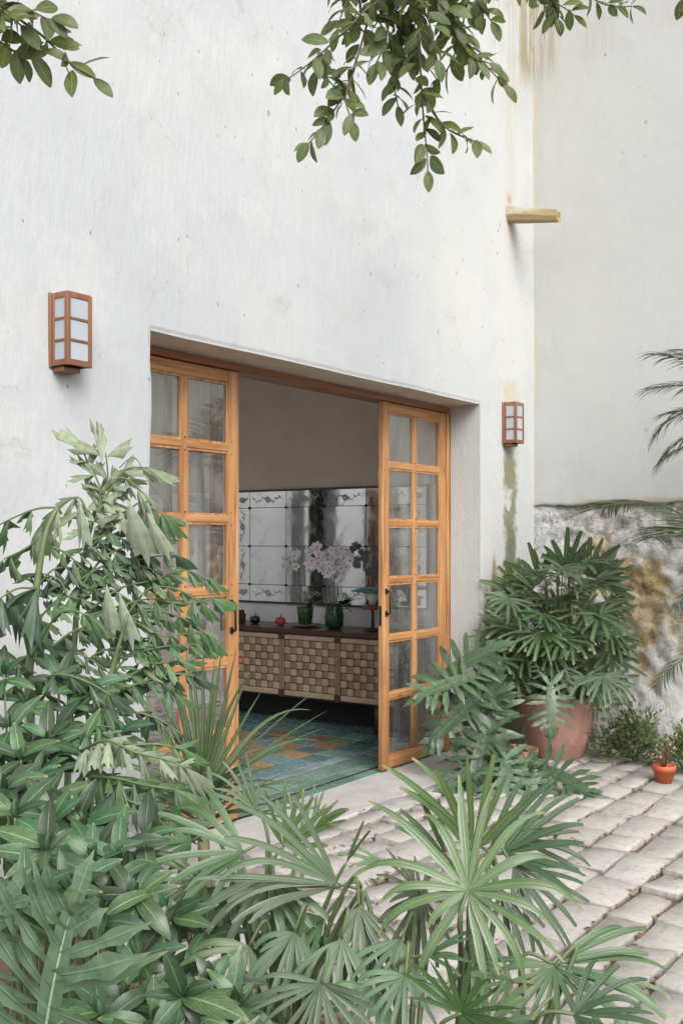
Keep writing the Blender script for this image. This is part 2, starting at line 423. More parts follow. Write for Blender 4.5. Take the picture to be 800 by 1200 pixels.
def mat_stone():
    n = NT('paving_limestone'); o = n.tc(); r = n.rnd()
    ov = n.shift(o, n.comb(n.mul(r, 31), n.mul(r, 17), 0))
    a = n.noise(ov, 5, 5, .6); b = n.noise(ov, 26, 6, .7); d = n.noise(ov, 90, 3, .6); pit = n.vor(ov, 55)
    c = n.ramp(r, [(0, (.315, .29, .265)), (.35, (.40, .375, .35)), (.7, (.35, .33, .31)), (1, (.43, .405, .38))])
    c = n.mix(n.mul(n.sm(a, .42, .72), .55), c, (.265, .245, .235))
    c = n.mix(n.mul(n.sm(b, .50, .70), .6), c, (.20, .18, .165))
    c = n.mix(n.mul(n.sm(d, .58, .75), .30), c, (.48, .465, .46))
    c = n.mix(n.mul(n.sm(pit, .17, .06), n.sm(b, .45, .6), .8), c, (.22, .19, .16))
    z = n.sep(o)[2]
    c = n.mix(n.mul(n.sm(z, -.010, -.030), .85), c, (.19, .155, .12))
    h = n.math('ADD', n.mul(a, .6), n.math('ADD', n.mul(b, .4), n.mul(n.sm(pit, .2, .05), -.25)))
    return n.done(n.bsdf(c, .85, n.bump(h, .7, .014), .25))

def mat_soil(name='soil', c0=(.10, .07, .045), c1=(.21, .155, .105)):
    n = NT(name); o = n.tc(); a = n.noise(o, 9, 6, .7); b = n.noise(o, 60, 5, .7)
    c = n.mix(n.sm(a, .35, .65), c0, c1); c = n.mix(n.mul(n.sm(b, .55, .7), .6), c, (.30, .24, .17))
    return n.done(n.bsdf(c, .95, n.bump(n.math('ADD', a, b), .9, .03), .2))

def mat_terracotta(name, col):
    n = NT(name); o = n.tc(); x, y, z = n.sep(o)
    a = n.noise(o, 6, 5, .65); b = n.noise(n.scale(o, (1, 1, .15)), 40, 4, .6); d = n.noise(o, 45, 5, .7)
    c = n.mix(n.sm(a, .35, .7), col, tuple(v * .72 for v in col))
    c = n.mix(n.mul(n.sm(b, .5, .75), .45), c, (.52, .37, .30))
    c = n.mix(n.mul(n.sm(d, .58, .76), .5), c, (.60, .50, .43))
    return n.done(n.bsdf(c, .8, n.bump(n.math('ADD', n.mul(b, .7), n.mul(d, .4)), .5, .01), .3))

def mat_tile(name, ca, cb, cc):
    n = NT(name); o = n.tc(); r = n.rnd()
    ov = n.shift(o, n.comb(n.mul(r, 13), n.mul(r, 29), 0)); a = n.noise(ov, 5, 5, .65); b = n.noise(ov, 24, 5, .7)
    c = n.mix(n.sm(a, .3, .7), ca, cb); c = n.mix(n.mul(n.sm(b, .55, .75), .25), c, cc)
    c = n.hsvn(c, .5, 1., n.math('ADD', .72, n.mul(r, .56)))
    return n.done(n.bsdf(c, n.sm(b, .3, .7, .20, .30), n.bump(a, .04, .002), .5))

def mat_weave(name, c0, c1):
    n = NT(name); o = n.tc()
    g = n.noise(n.scale(o, (30, 6, 60)), 3, 4, .6); a = n.noise(o, 8, 3)
    c = n.mix(g, c0, c1); c = n.mix(n.mul(n.sm(a, .4, .7), .35), c, tuple(v * .6 for v in c0))
    return n.done(n.bsdf(c, .8, n.bump(g, .5, .004), .25))

def mat_spout():
    n = NT('limewashed_spout'); o = n.tc(); z = n.sep(o)[2]
    a = n.noise(o, 14, 5, .65); b = n.noise(n.scale(o, (8, 2, 8)), 6, 4, .6)
    c = n.mix(n.sm(a, .3, .7), (.50, .455, .355), (.44, .39, .285))
    lime = n.sm(n.math('ADD', z, n.mul(n.math('SUBTRACT', a, .5), .05)), -.035, -.005)
    c = n.mix(n.math('SUBTRACT', 1.0, lime), c, (.37, .285, .155))
    c = n.mix(n.mul(n.sm(b, .55, .7), .5), c, (.17, .12, .06))
    return n.done(n.bsdf(c, .85, n.bump(a, .5, .008), .25))

M = {}
M['wall'] = mat_wall(); M['side'] = mat_side_wall(); M['rubble'] = mat_rubble()
M['room'] = mat_plain('room_plaster', (.78, .775, .78), .9, 0, .05, 4, .15, .2); M['tan'] = mat_plain('dimmed_room_plaster', (.62, .525, .435), .9, 0, .06, 4, .15, .2)  # the second tone puts the dimmer upper wall into the colour
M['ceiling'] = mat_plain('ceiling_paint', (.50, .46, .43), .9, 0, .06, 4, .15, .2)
M['pine'] = mat_wood('oiled_pine', (.22, .09, .032), (.43, .215, .085), (.57, .34, .17))
M['pinex'] = mat_wood('oiled_pine_rail', (.23, .095, .033), (.42, .21, .082), (.54, .315, .15), axis=0)
M['beam'] = mat_wood('red_brown_beam', (.16, .06, .03), (.27, .11, .05), (.33, .15, .075), axis=0)
M['lampwood'] = mat_wood('lamp_cedar', (.17, .07, .036), (.28, .125, .068), (.34, .165, .095))
M['walnut'] = mat_wood('dark_walnut', (.035, .016, .010), (.075, .032, .020), (.11, .05, .03), .25, axis=1)
M['redwood'] = mat_wood('red_brown_chair_wood', (.16, .045, .025), (.26, .08, .045), (.32, .11, .06), .35)
M['glass'] = mat_glass(); M['mirror'] = mat_mirror(); M['lintel'] = mat_plain('beige_soffit_plaster', (.60, .50, .405), .85, 0, .12, 9, .3, .2); M['lead'] = mat_plain('grey_lead_edging', (.10, .095, .09), .5, .5, .2, 50, .1)
M['iron'] = mat_plain('dark_iron', (.035, .028, .024), .5, .6, .2, 60, .2)
M['frost'] = mat_plain('frosted_lamp_glass', (.37, .41, .45), .35, 0, .04, 8, .05)
M['stone'] = mat_stone(); M['soil'] = mat_soil(); M['joint'] = mat_soil('joint_dirt', (.10, .075, .05), (.19, .14, .095))
M['slab'] = mat_plain('threshold_cement', (.385, .37, .36), .8, 0, .12, 7, .35, .3)
M['terra'] = mat_terracotta('old_terracotta', (.37, .205, .16)); M['terra2'] = mat_terracotta('dull_terracotta', (.40, .21, .14))
M['redpot'] = mat_plain('bright_terracotta', (.50, .115, .05), .6, 0, .15, 20, .15)
M['t_green'] = mat_tile('green_cement_tile', (.12, .21, .175), (.16, .25, .205), (.24, .31, .27))
M['t_teal'] = mat_tile('teal_cement_tile', (.095, .175, .195), (.14, .225, .235), (.22, .29, .29))
M['t_ochre'] = mat_tile('ochre_cement_tile', (.30, .185, .095), (.26, .175, .10), (.20, .165, .12))
M['t_pale'] = mat_tile('pale_blue_border_tile', (.20, .26, .29), (.28, .33, .34), (.12, .17, .19))
M['grout'] = mat_plain('grout', (.42, .47, .46), .8, 0, .1, 30, .2)
M['weave_a'] = mat_weave('pale_rush', (.42, .31, .225), (.56, .43, .325)); M['weave_b'] = mat_weave('brown_rush', (.26, .175, .12), (.37, .26, .185))
M['cane'] = mat_weave('cane', (.16, .11, .07), (.26, .18, .12))
M['teal'] = mat_plain('teal_enamel', (.10, .27, .28), .3, 0, .1, 20, .05)
M['white'] = mat_plain('white_glaze', (.70, .72, .72), .25, 0, .04, 10, .05)
M['black_glaze'] = mat_plain('black_glaze', (.012, .02, .024), .12, 0, .1, 20, .05)
M['pink_glaze'] = mat_plain('pink_glaze', (.42, .05, .085), .15, 0, .1, 20, .05)
M['shade_board'] = mat_plain('under_sideboard_shade', (.018, .018, .016), .8, 0, .2, 20, .1)  # near-black that paints the shade under the sideboard
M['plate'] = mat_plain('stoneware_plate', (.30, .25, .22), .45, 0, .15, 20, .1)
M['greenpot'] = mat_plain('green_glaze', (.03, .075, .035), .25, 0, .2, 14, .1)
M['petal'] = mat_plain('orchid_petal', (.86, .80, .88), .55, 0, .12, 30, .05)
M['petalw'] = mat_plain('white_orchid_petal', (.74, .76, .72), .55, 0, .08, 30, .05)
M['stemg'] = mat_plain('green_stem', (.10, .14, .06), .55, 0, .2, 30, .1)
M['cane_stem'] = mat_plain('palm_cane', (.13, .12, .07), .7, 0, .25, 40, .3)
M['twig'] = mat_plain('grey_brown_bark', (.13, .105, .08), .85, 0, .25, 30, .5)
M['brown_door'] = mat_wood('brown_door_wood', (.09, .035, .018), (.16, .065, .035), (.2, .09, .05))
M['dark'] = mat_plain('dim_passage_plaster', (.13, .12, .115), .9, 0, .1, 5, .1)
M['etch'] = mat_plain('etched_glass', (.46, .45, .41), .7, 0, .15, 40, .2)
M['cushion'] = mat_plain('grey_cushion', (.33, .34, .36), .9, 0, .06, 60, .3)
M['spout'] = mat_spout()
M['litter'] = mat_plain('dry_leaf', (.20, .115, .055), .85, 0, .4, 8, .2)
# foliage
M['fish'] = mat_leaf('fishtail_leaf', (.095, .175, .075), (.22, .28, .15), .42, .26, 0, .01, .3)
M['fishp'] = mat_leaf('young_fishtail_leaf', (.27, .34, .22), (.38, .42, .29), .48, .30, 0, .01, .3)
M['fishw'] = mat_leaf('pale_drooping_leaf', (.34, .41, .30), (.42, .46, .35), .5, .32, 0, .01, .3, .3)
M['fishd'] = mat_leaf('old_fishtail_leaf', (.055, .10, .055), (.14, .19, .10), .40, .2, 0, .01, .3)
M['broad'] = mat_leaf('veined_leaf', (.036, .088, .032), (.13, .21, .10), .33, .22, 9, .03, .45, .5, .55, .035, .22)
M['fan'] = mat_leaf('fan_palm_leaf', (.072, .138, .052), (.16, .23, .10), .30, .22, 0, .05, .25, .65, .38, .03)
M['fanp'] = mat_leaf('pale_fan_palm_leaf', (.125, .195, .10), (.22, .28, .16), .32, .24, 0, .05, .25, .65, .3)
M['fand'] = mat_leaf('dark_fan_palm_leaf', (.045, .09, .04), (.12, .18, .09), .34, .18, 0, .05, .35)
M['rhap'] = mat_leaf('potted_palm_leaf', (.066, .125, .048), (.15, .215, .095), .32, .18, 0, .05, .3, .6, .35)
M['sell'] = mat_leaf('lobed_leaf', (.062, .118, .055), (.13, .19, .10), .36, .22, 0, .04, .25, lines=False)
M['phil'] = mat_leaf('split_leaf', (.125, .205, .12), (.20, .28, .18), .36, .2, 0, .04, .22, .5, .12, lines=False)
M['midrib'] = mat_plain('pale_midrib', (.30, .37, .24), .45, 0, .1, 20, .1)
M['tree'] = mat_leaf('tree_leaf', (.115, .16, .055), (.20, .24, .11), .40, .42, 7, .03, .35, .4, .28)
M['strap'] = mat_leaf('strap_leaf', (.085, .14, .06), (.22, .27, .14), .4, .22, 0, .06, .3)
M['frond'] = mat_leaf('palm_frond', (.075, .12, .06), (.13, .17, .07), .42, .2, 0, .05, .3)
M['small'] = mat_leaf('small_leaf', (.17, .25, .085), (.18, .24, .1), .45, .3, 0, .03, .3)

# ================================================================== SETTING
def nz(x, y, z, s=1.0): return noise.noise(Vector((x, y, z)) * s)
def lin(a, b, step):
    n = max(1, round((b - a) / step)); return [a + (b - a) * i / n for i in range(n)] + [b]

b = MB()
S = 400
b.add([(-S, -S, -.045), (S, -S, -.045), (S, S, -.045), (-S, S, -.045)], [(0, 1, 2, 3)])
tag(b.build('ground', M['soil']), kind='structure')

# ---- house wall with the wide doorway
YW, YB = 3.40, 3.64
OX0, OX1, OZ1 = 3.34, 6.50, 2.44
WTOP = 6.05
hw = thing('house_wall', 'tall lime-washed house wall with a wide doorway and mossy stains near the corner', 'wall', (0, 0, 0))
xs = lin(-2.5, OX0 - .03, .12) + [OX0 - .014, OX0] + lin(OX0 + .014, OX1 - .014, .12) + [OX1, OX1 + .014] + lin(OX1 + .03, 7.40, .1)
zs = lin(-.1, OZ1 - .014, .12) + [OZ1, OZ1 + .014] + lin(OZ1 + .03, WTOP, .12)
b = MB()
ix0, ix1 = xs.index(OX0), xs.index(OX1); iz1 = zs.index(OZ1)
def wall_pt(i, j, front):
    x, z = xs[i], zs[j]
    y = YB
    onb = (ix0 <= i <= ix1 and j <= iz1) and (i in (ix0, ix1) or j == iz1)
    if abs(i - ix0) <= 2 and j <= iz1: x += -.030 + .042 * max(0, z) / OZ1 + .010 * nz(0, 0, z, 2.3) + (.008 if 1.95 < z < 2.2 else 0)
    if abs(i - ix1) <= 2 and j <= iz1: x += .008 * nz(3, 0, z, 2.0)
    if abs(j - iz1) <= 2 and ix0 <= i <= ix1: z += .004 * nz(x, 5, 0, 1.5)
    if front:
        y = YW + .010 * nz(x, 0, z, .9) + .004 * nz(x, 2, z, 4)
        if onb: y += .010
    return (x, y, z)
nx, nzz = len(xs), len(zs)
vid = {}
for fr in (1, 0):
    for i in range(nx):
        for j in range(nzz):
            if ix0 < i < ix1 and j < iz1: continue
            vid[fr, i, j] = len(b.v); b.v.append(wall_pt(i, j, fr)); b.uv.append((0, 0))
def q(*ids, sm=True): b.f.append(tuple(ids)); b.sm.append(sm); b.mi.append(0)
for i in range(nx - 1):
    for j in range(nzz - 1):
        if ix0 <= i < ix1 and j < iz1: continue
        q(vid[1, i, j], vid[1, i + 1, j], vid[1, i + 1, j + 1], vid[1, i, j + 1])
        q(vid[0, i, j], vid[0, i, j + 1], vid[0, i + 1, j + 1], vid[0, i + 1, j])
for j in range(iz1):
    q(vid[1, ix0, j], vid[1, ix0, j + 1], vid[0, ix0, j + 1], vid[0, ix0, j], sm=False)
    q(vid[1, ix1, j], vid[0, ix1, j], vid[0, ix1, j + 1], vid[1, ix1, j + 1], sm=False)
for i in range(ix0, ix1):
    q(vid[1, i, iz1], vid[1, i + 1, iz1], vid[0, i + 1, iz1], vid[0, i, iz1], sm=False); b.mi[-1] = 1
for i in range(nx - 1):
    q(vid[1, i, nzz - 1], vid[1, i + 1, nzz - 1], vid[0, i + 1, nzz - 1], vid[0, i, nzz - 1], sm=False)
for j in range(nzz - 1):
    q(vid[1, 0, j], vid[1, 0, j + 1], vid[0, 0, j + 1], vid[0, 0, j], sm=False)
b.build('wall', [M['wall'], M['lintel']], hw)

# ---- courtyard wall on the right, sound plaster above an eroded foot
SX = 7.36
LEDGE = 1.755
gw = thing('courtyard_wall', 'tall side wall with peeling, eroded masonry below a dirty ledge', 'wall', (0, 0, 0))
b = MB()
ys = lin(-1.6, 3.44, .05); zt = [LEDGE, LEDGE + .012] + lin(LEDGE + .03, 6.03, .12)
def side_pt(i, j):
    y, z = ys[i], zt[j]
    x = SX + .010 * nz(9, y, z, .9) + .004 * nz(9, y, z, 4)
    if j < 3: z += .018 * nz(1, y, 0, 5) + .012 * nz(1, y, 7, 14)
    if j == 0: x += .006
    return (x, y, z)
base = 0
for i in range(len(ys)):
    for j in range(len(zt)): b.v.append(side_pt(i, j)); b.uv.append((0, 0))
H = len(zt)
for i in range(len(ys) - 1):
    for j in range(H - 1): q(i * H + j, i * H + j + 1, (i + 1) * H + j + 1, (i + 1) * H + j)
o0 = len(b.v)
for i in range(len(ys)):
    p0 = b.v[i * H]; p1 = b.v[i * H + H - 1]
    b.v += [(SX + .4, p0[1], p0[2]), (SX + .4, p1[1], p1[2])]; b.uv += [(0, 0)] * 2
for i in range(len(ys) - 1):
    q(i * H, (i + 1) * H, o0 + 2 * i + 2, o0 + 2 * i, sm=False)
    q(i * H + H - 1, o0 + 2 * i + 1, o0 + 2 * i + 3, (i + 1) * H + H - 1, sm=False)
b.build('plaster', M['side'], gw)
b = MB(); worn = []
ys = lin(-.9, 3.46, .024); zl = lin(-.05, LEDGE + .05, .024)
H = len(zl)
for y in ys:
    for z in zl:
        big = nz(2, y, z, 1.25); mid = nz(6, y, z, 3.6); sm_ = nz(4, y, z, 11); ti = nz(8, y, z, 26)
        w = .40 + .58 * big + .50 * mid + .34 * sm_ + .16 * ti
        w += .18 * math.exp(-((z - 1.0) / .42) ** 2) - .42 * math.exp(-((z - .28) / .26) ** 2) - .25 * max(0, (y - 3.0) / .4) - .22 * math.exp(-((z - .5) / .3) ** 2)
        w = max(0, min(1, w))
        x = SX + .004 + .055 * (w ** 1.5) + .018 * sm_ * (.4 + w) + .012 * ti * (.3 + w)
        x -= .075 * math.exp(-((z - .1) / .30) ** 2) * (.6 + .6 * big)
        if z > LEDGE - .06: x = max(x, SX + .012)
        b.v.append((x, y, z)); b.uv.append((0, 0)); worn.append(w)
for i in range(len(ys) - 1):
    for j in range(H - 1): q(i * H + j, i * H + j + 1, (i + 1) * H + j + 1, (i + 1) * H + j)
ob = b.build('eroded_base', M['rubble'], gw)
at = ob.data.attributes.new('worn', 'FLOAT', 'POINT'); at.data.foreach_set('value', worn)

# ---- threshold slab
b = MB()
b.box(3.30, 6.62, 3.245, 3.672, -.09, .0, .012)
sl = b.build('threshold_slab', M['slab']); tag(sl, kind='structure')

# ---- paving: rows of limestone setts, each stone an object
b = MB()
b.box(2.62, 7.36, -.46, 3.243, -.10, -.030)
pav = tag(b.build('paving', M['joint']), kind='structure')
rs = random.Random(11)
def stone(x0, x1, y0, y1, k):
    b = MB(); cx, cy = (x0 + x1) / 2, (y0 + y1) / 2
    NX, NY = (6, 5) if x1 - x0 > .2 else (5, 5)
    w, d = (x1 - x0) / 2, (y1 - y0) / 2
    jit = [rs.uniform(-.009, .009) for _ in range(8)]
    tx, ty = rs.uniform(-.012, .012), rs.uniform(-.012, .012); dz = rs.uniform(-.008, .006)
    fx = [-1, -.93, 0, .93, 1] if NX == 5 else [-1, -.95, -.35, .3, .95, 1]
    fy = [-1, -.9, 0, .9, 1]
    for i, a in enumerate(fx):
        for j, c in enumerate(fy):
            edge = (abs(a) == 1) + (abs(c) == 1)
            X = a * w + jit[0 if a < 0 else 1] * c + (jit[6] * c * c); Y = c * d + jit[2 if c < 0 else 3] * a + jit[7] * a * a * .5
            if edge == 2: X *= rs.uniform(.93, .99); Y *= rs.uniform(.88, .98)
            z = dz + tx * a + ty * c + .010 * nz(cx + X, cy + Y, k, 6)
            if edge: z -= .008 + .007 * nz(cx + X, cy + Y, k + 4, 14)
            b.v.append((X + .006 * nz(cx + X, cy + Y, 3, 9), Y + .006 * nz(cx + X, cy + Y, 8, 9), z)); b.uv.append((0, 0))
    n = len(fy)
    for i in range(len(fx) - 1):
        for j in range(n - 1):
            b.f.append((i * n + j, (i + 1) * n + j, (i + 1) * n + j + 1, i * n + j + 1)); b.sm.append(True); b.mi.append(0)
    ring = [i * n for i in range(len(fx))] + [(len(fx) - 1) * n + j for j in range(1, n)] + [i * n + n - 1 for i in range(len(fx) - 2, -1, -1)] + [j for j in range(n - 2, 0, -1)]
    o = len(b.v)
    for r_ in ring: v = b.v[r_]; b.v.append((v[0] * 1.02, v[1] * 1.03, -.05)); b.uv.append((0, 0))
    m = len(ring)
    for i in range(m):
        b.f.append((ring[i], o + i, o + (i + 1) % m, ring[(i + 1) % m])); b.sm.append(False); b.mi.append(0)
    ob = b.build('paving_stone', M['stone'], pav); ob.location = (cx, cy, 0)
y = 3.236; k = 0
joints = []
first = True
while y > -.25:
    h = rs.uniform(.165, .212) if not first else .16
    first = False
    x = (2.66 if y < 2.75 else 3.36) + rs.uniform(0, .12)
    while x < 7.28:
        L = rs.uniform(.24, .44)
        if x + L > 7.2: L = 7.33 - x
        g = rs.uniform(.007, .0145)
        stone(x + g, x + L - g, y - h + g, y - g, k); k += 1
        joints.append((x, y - rs.uniform(0, h))); joints.append((x + rs.uniform(0, L), y)); joints.append((x + rs.uniform(0, L), y))
        x += L
    y -= h

# dry leaf scraps lying in the joints
b = MB()
for (jx, jy) in joints:
    for _ in range(rs.choice((2, 3, 4, 6))):
        x, y = jx + rs.gauss(0, .05), jy + rs.gauss(0, .010); s = rs.uniform(.008, .023); a = rs.uniform(0, 6.3); z = rs.uniform(-.022, .002)
        c, d = math.cos(a), math.sin(a)
        pts = [(-1, 0, 0), (0, -.45, .12), (1.1, 0, .25), (0, .45, .1)]
        b.add([(x + s * (p * c - q_ * d), y + s * (p * d + q_ * c), z + s * r_) for p, q_, r_ in pts], [(0, 1, 2, 3)])
for _ in range(500):
    x, y = rs.uniform(.8, 2.9), rs.uniform(-.3, 3.2); s = rs.uniform(.012, .04); a = rs.uniform(0, 6.3); c, d = math.cos(a), math.sin(a)
    b.add([(x + s * (p * c - q_ * d), y + s * (p * d + q_ * c), -.035 + s * r_ + rs.uniform(0, .01)) for p, q_, r_ in [(-1, 0, 0), (0, -.45, .2), (1.1, 0, .35), (0, .45, .1)]], [(0, 1, 2, 3)])
tag(b.build('leaf_litter', M['litter']), kind='stuff')
b = MB()                                                            # weeds sprouting in a few joints
for (jx, jy) in rs.sample(joints, 46):
    for _ in range(rs.randint(5, 12)):
        a = rs.uniform(0, 6.28); s = rs.uniform(.012, .034); c, d = math.cos(a), math.sin(a); x, y = jx + rs.gauss(0, .018), jy + rs.gauss(0, .007)
        pts = [(0, 0, 0), (.5, -.22, .7), (1.0, 0, .9), (.5, .22, .7)]
        b.add([(x + s * (p * c - q_ * d), y + s * (p * d + q_ * c), -.018 + s * r_) for p, q_, r_ in pts], [(0, 1, 2, 3)])
tag(b.build('weeds', M['small']), kind='stuff')

# ---- room behind the doors
RX0, RX1, RY1, RZ = -.6, 7.15, 8.2, 3.25
b = MB(); b.box(RX0, RX1, 3.672, RY1, -.10, -.004)
fl = tag(b.build('interior_floor', M['grout']), kind='structure')
b = MB(); b.box(RX1, 7.34, 3.645, RY1 + .2, -.1, 1.925, mi=0); b.box(RX1, 7.34, 3.645, RY1 + .2, 1.925, RZ, mi=1); tag(b.build('interior_wall', [M['room'], M['tan']]), kind='structure')  # above the mirror the wall's shade is put into a darker plaster colour
b = MB()
for x0, x1, z0, z1 in ((RX0, 1.2, -.1, RZ), (1.2, 2.03, 2.25, RZ), (2.03, 2.73, -.1, RZ), (2.73, 3.36, 2.4, RZ), (3.36, 3.45, -.1, RZ), (3.45, 3.72, 2.4, RZ), (3.72, RX1, -.1, RZ)):
    b.box(x0, x1, RY1, RY1 + .2, z0, z1)
tag(b.build('rear_wall', M['room']), kind='structure')
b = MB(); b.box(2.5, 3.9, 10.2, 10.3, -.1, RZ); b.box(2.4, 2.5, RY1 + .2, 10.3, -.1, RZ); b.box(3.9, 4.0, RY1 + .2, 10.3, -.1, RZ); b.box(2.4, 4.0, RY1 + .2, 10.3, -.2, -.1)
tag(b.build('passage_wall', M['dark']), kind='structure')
b = MB()
for y0, y1, z0, z1 in ((3.645, 4.2, -.1, RZ), (4.2, 7.6, 2.8, RZ), (7.6, RY1 + .2, -.1, RZ)): b.box(RX0 - .2, RX0, y0, y1, z0, z1)  # unseen wide opening added here to let more light into the room
tag(b.build('end_wall', M['room']), kind='structure')
b = MB(); b.box(RX0 - .2, 7.34, 3.645, 5.2, RZ, RZ + .2); b.box(RX0 - .2, .2, 5.2, 8.0, RZ, RZ + .2); b.box(4.6, 7.34, 5.2, 8.0, RZ, RZ + .2); b.box(RX0 - .2, 7.34, 8.0, 10.3, RZ, RZ + .2); tag(b.build('ceiling', M['ceiling']), kind='structure')  # unseen roof opening, added to brighten the room
dw = thing('wooden_door', 'closed brown wooden door reflected at the right of the mirror', 'door', (1.615, 8.19, 0))
b = MB(); b.box(-.41, .41, -.03, .012, 0, 2.24, .004); b.build('panel', M['brown_door'], dw)
for x0 in (-.33, .03):
    for z0, z1 in ((.15, 1.0), (1.12, 2.1)):
        b = MB(); b.box(x0, x0 + .30, -.048, -.03, z0, z1, .012); b.build('raised_panel', M['brown_door'], dw)
b = MB(); b.box(2.34, 2.42, 8.185, 8.2, 1.28, 1.42, .004)
tag(b.build('light_switch', M['iron']), 'small grey switch plate on the pale wall seen in the mirror', 'switch')

# tiles: a carpet of ochre and teal inside a green field
tm = {}
def tile_mesh(kind, w, d):
    key = (kind, w, d)
    if key not in tm:
        b = MB(); b.box(-w / 2 + .0055, w / 2 - .0055, -d / 2 + .0055, d / 2 - .0055, -.0055, .0, .001); tm[key] = b.mesh('floor_tile', M[kind])
    return tm[key]
def tile(x, y, kind, w, d):
    o = link(bpy.data.objects.new('tile', tile_mesh(kind, w, d)), fl); o.location = (x, y, .0025 + rs.uniform(-.0008, .0008))
T = .20
for i in range(19):
    x = 3.46 + T * (i + .5)
    tile(x, 3.78, 't_green', T, T); tile(x, 3.98, 't_green', T, T)
    tile(x, 4.125, 't_pale', T, .085)
    for j in range(11):
        y = 4.172 + T * (j + .5)
        edge = i < 2 or i > 14 or j < 1 or j > 9
        if edge: kd = 't_teal' if rs.random() < .75 else 't_green'
        elif (i + j) % 2 == 0: kd = 't_ochre' if rs.random() < .92 else 't_teal'
        else: kd = rs.choice(('t_teal', 't_teal', 't_green'))
        tile(x, y, kd, T, T)

# ================================================================== JOINERY
HB = thing('door_header', 'red-brown wooden header beam across the top of the doorway', 'beam', (4.92, 3.69, 2.39))
b = MB(); b.box(-1.565, 1.565, -.055, .09, .003, .040, .004); b.build('beam', M['beam'], HB)

DW, DH, DT = .817, 2.375, .036
def make_door(name, label, loc):
    t = thing(name, label, 'door', loc, 0, 'sliding glazed doors')
    rz = [1.966 - .3745 * k for k in range(5)]
    st = .078
    for x0, x1 in ((0, st), (DW - st, DW)):
        b = MB(); b.box(x0, x1, 0, DT, 0, DH, .004); b.build('stile', M['pine'], t)
    def rail(nm, z0, z1, x0, x1, y0=.002): b = MB(); b.box(x0, x1, y0, DT - y0, z0, z1, .004); return b.build(nm, M['pinex'], t)
    rail('top_rail', DH - .066, DH - .001, st, DW - st); rail('bottom_rail', .001, .085, st, DW - st)
    m0, m1 = DW / 2 - .019, DW / 2 + .019
    b = MB(); b.box(m0, m1, .003, DT - .003, .085, DH - .066, .005); b.build('muntin', M['pine'], t)
    for z in rz:
        rail('rail', z - .019, z + .019, st, m0 + .001, .005); rail('rail', z - .019, z + .019, m1 - .001, DW - st, .005)
    zz = [.085] + [z for z in rz[::-1]] + [DH - .066]
    for k in range(6):
        z0 = zz[k] + (0 if k == 0 else .019); z1 = zz[k + 1] - (0 if k == 5 else .019)
        for x0, x1 in ((st, m0), (m1, DW - st)):
            b = MB(); y = .020
            b.add([(x0 - .003, y, z0 - .003), (x1 + .003, y, z0 - .003), (x1 + .003, y, z1 + .003), (x0 - .003, y, z1 + .003)], [(0, 1, 2, 3)])
            b.build('pane', M['glass'], t)
            b = MB(); w = .011                       # glazing beads round the pane
            b.box(x0, x0 + w, .009, .0185, z0, z1); b.box(x1 - w, x1, .009, .0185, z0, z1)
            b.box(x0 + w, x1 - w, .010, .0185, z0, z0 + w); b.box(x0 + w, x1 - w, .010, .0185, z1 - w, z1)
            b.build('glazing_bead', M['pine'], t)
    b = MB()
    for z in rz:
        for x in (st - .018, DW - st + .018, DW / 2):
            for s in (-.032, .032): b.tube([(x, -.0012, z + s), (x, .006, z + s)], .0042, n=6)
    b.build('dowel_pins', M['iron'], t)
    return t
def pull(t, x):
    b = MB(); z0, z1 = 1.005, 1.15
    b.tube([(x, .0, z0), (x, -.026, z0), (x, -.030, z0 + .006), (x, -.030, z1 - .006), (x, -.026, z1), (x, .0, z1)], .0075, n=6)
    b.box(x - .012, x + .012, -.004, .001, z0 - .018, z0 + .018); b.box(x - .012, x + .012, -.004, .001, z1 - .018, z1 + .018)
    b.build('handle', M['iron'], t)
dl = make_door('sliding_door', 'glazed pine door beside the palm and strap plant, iron pull on its open edge', (3.423, 3.655, .014))
pull(dl, DW - .062)
dbk = make_door('sliding_door', 'second glazed pine door stacked just behind the one beside the fishtail palm', (3.395, 3.738, .014))
dr = make_door('sliding_door', 'glazed pine door standing against the right jamb beside the lobed-leaf plant', (5.643, 3.655, .014))
pull(dr, .04)
b = MB(); b.box(-.004, .004, .008, .028, .93, 1.06, .002); b.build('lock_plate', M['iron'], dr)
b = MB(); b.box(6.462, 6.54, 3.646, 3.70, .0, 2.392, .003); b.build('door_post', M['pine'], None)
po = bpy.data.objects['door_post']; tag(po, 'narrow pine post between the right-hand glazed door and the white jamb', 'post')
b = MB(); b.box(3.42, 6.49, 3.765, 3.771, .0026, .008); tag(b.build('floor_track', M['iron']), 'thin dark metal track in the tiles behind the sliding doors', 'track')

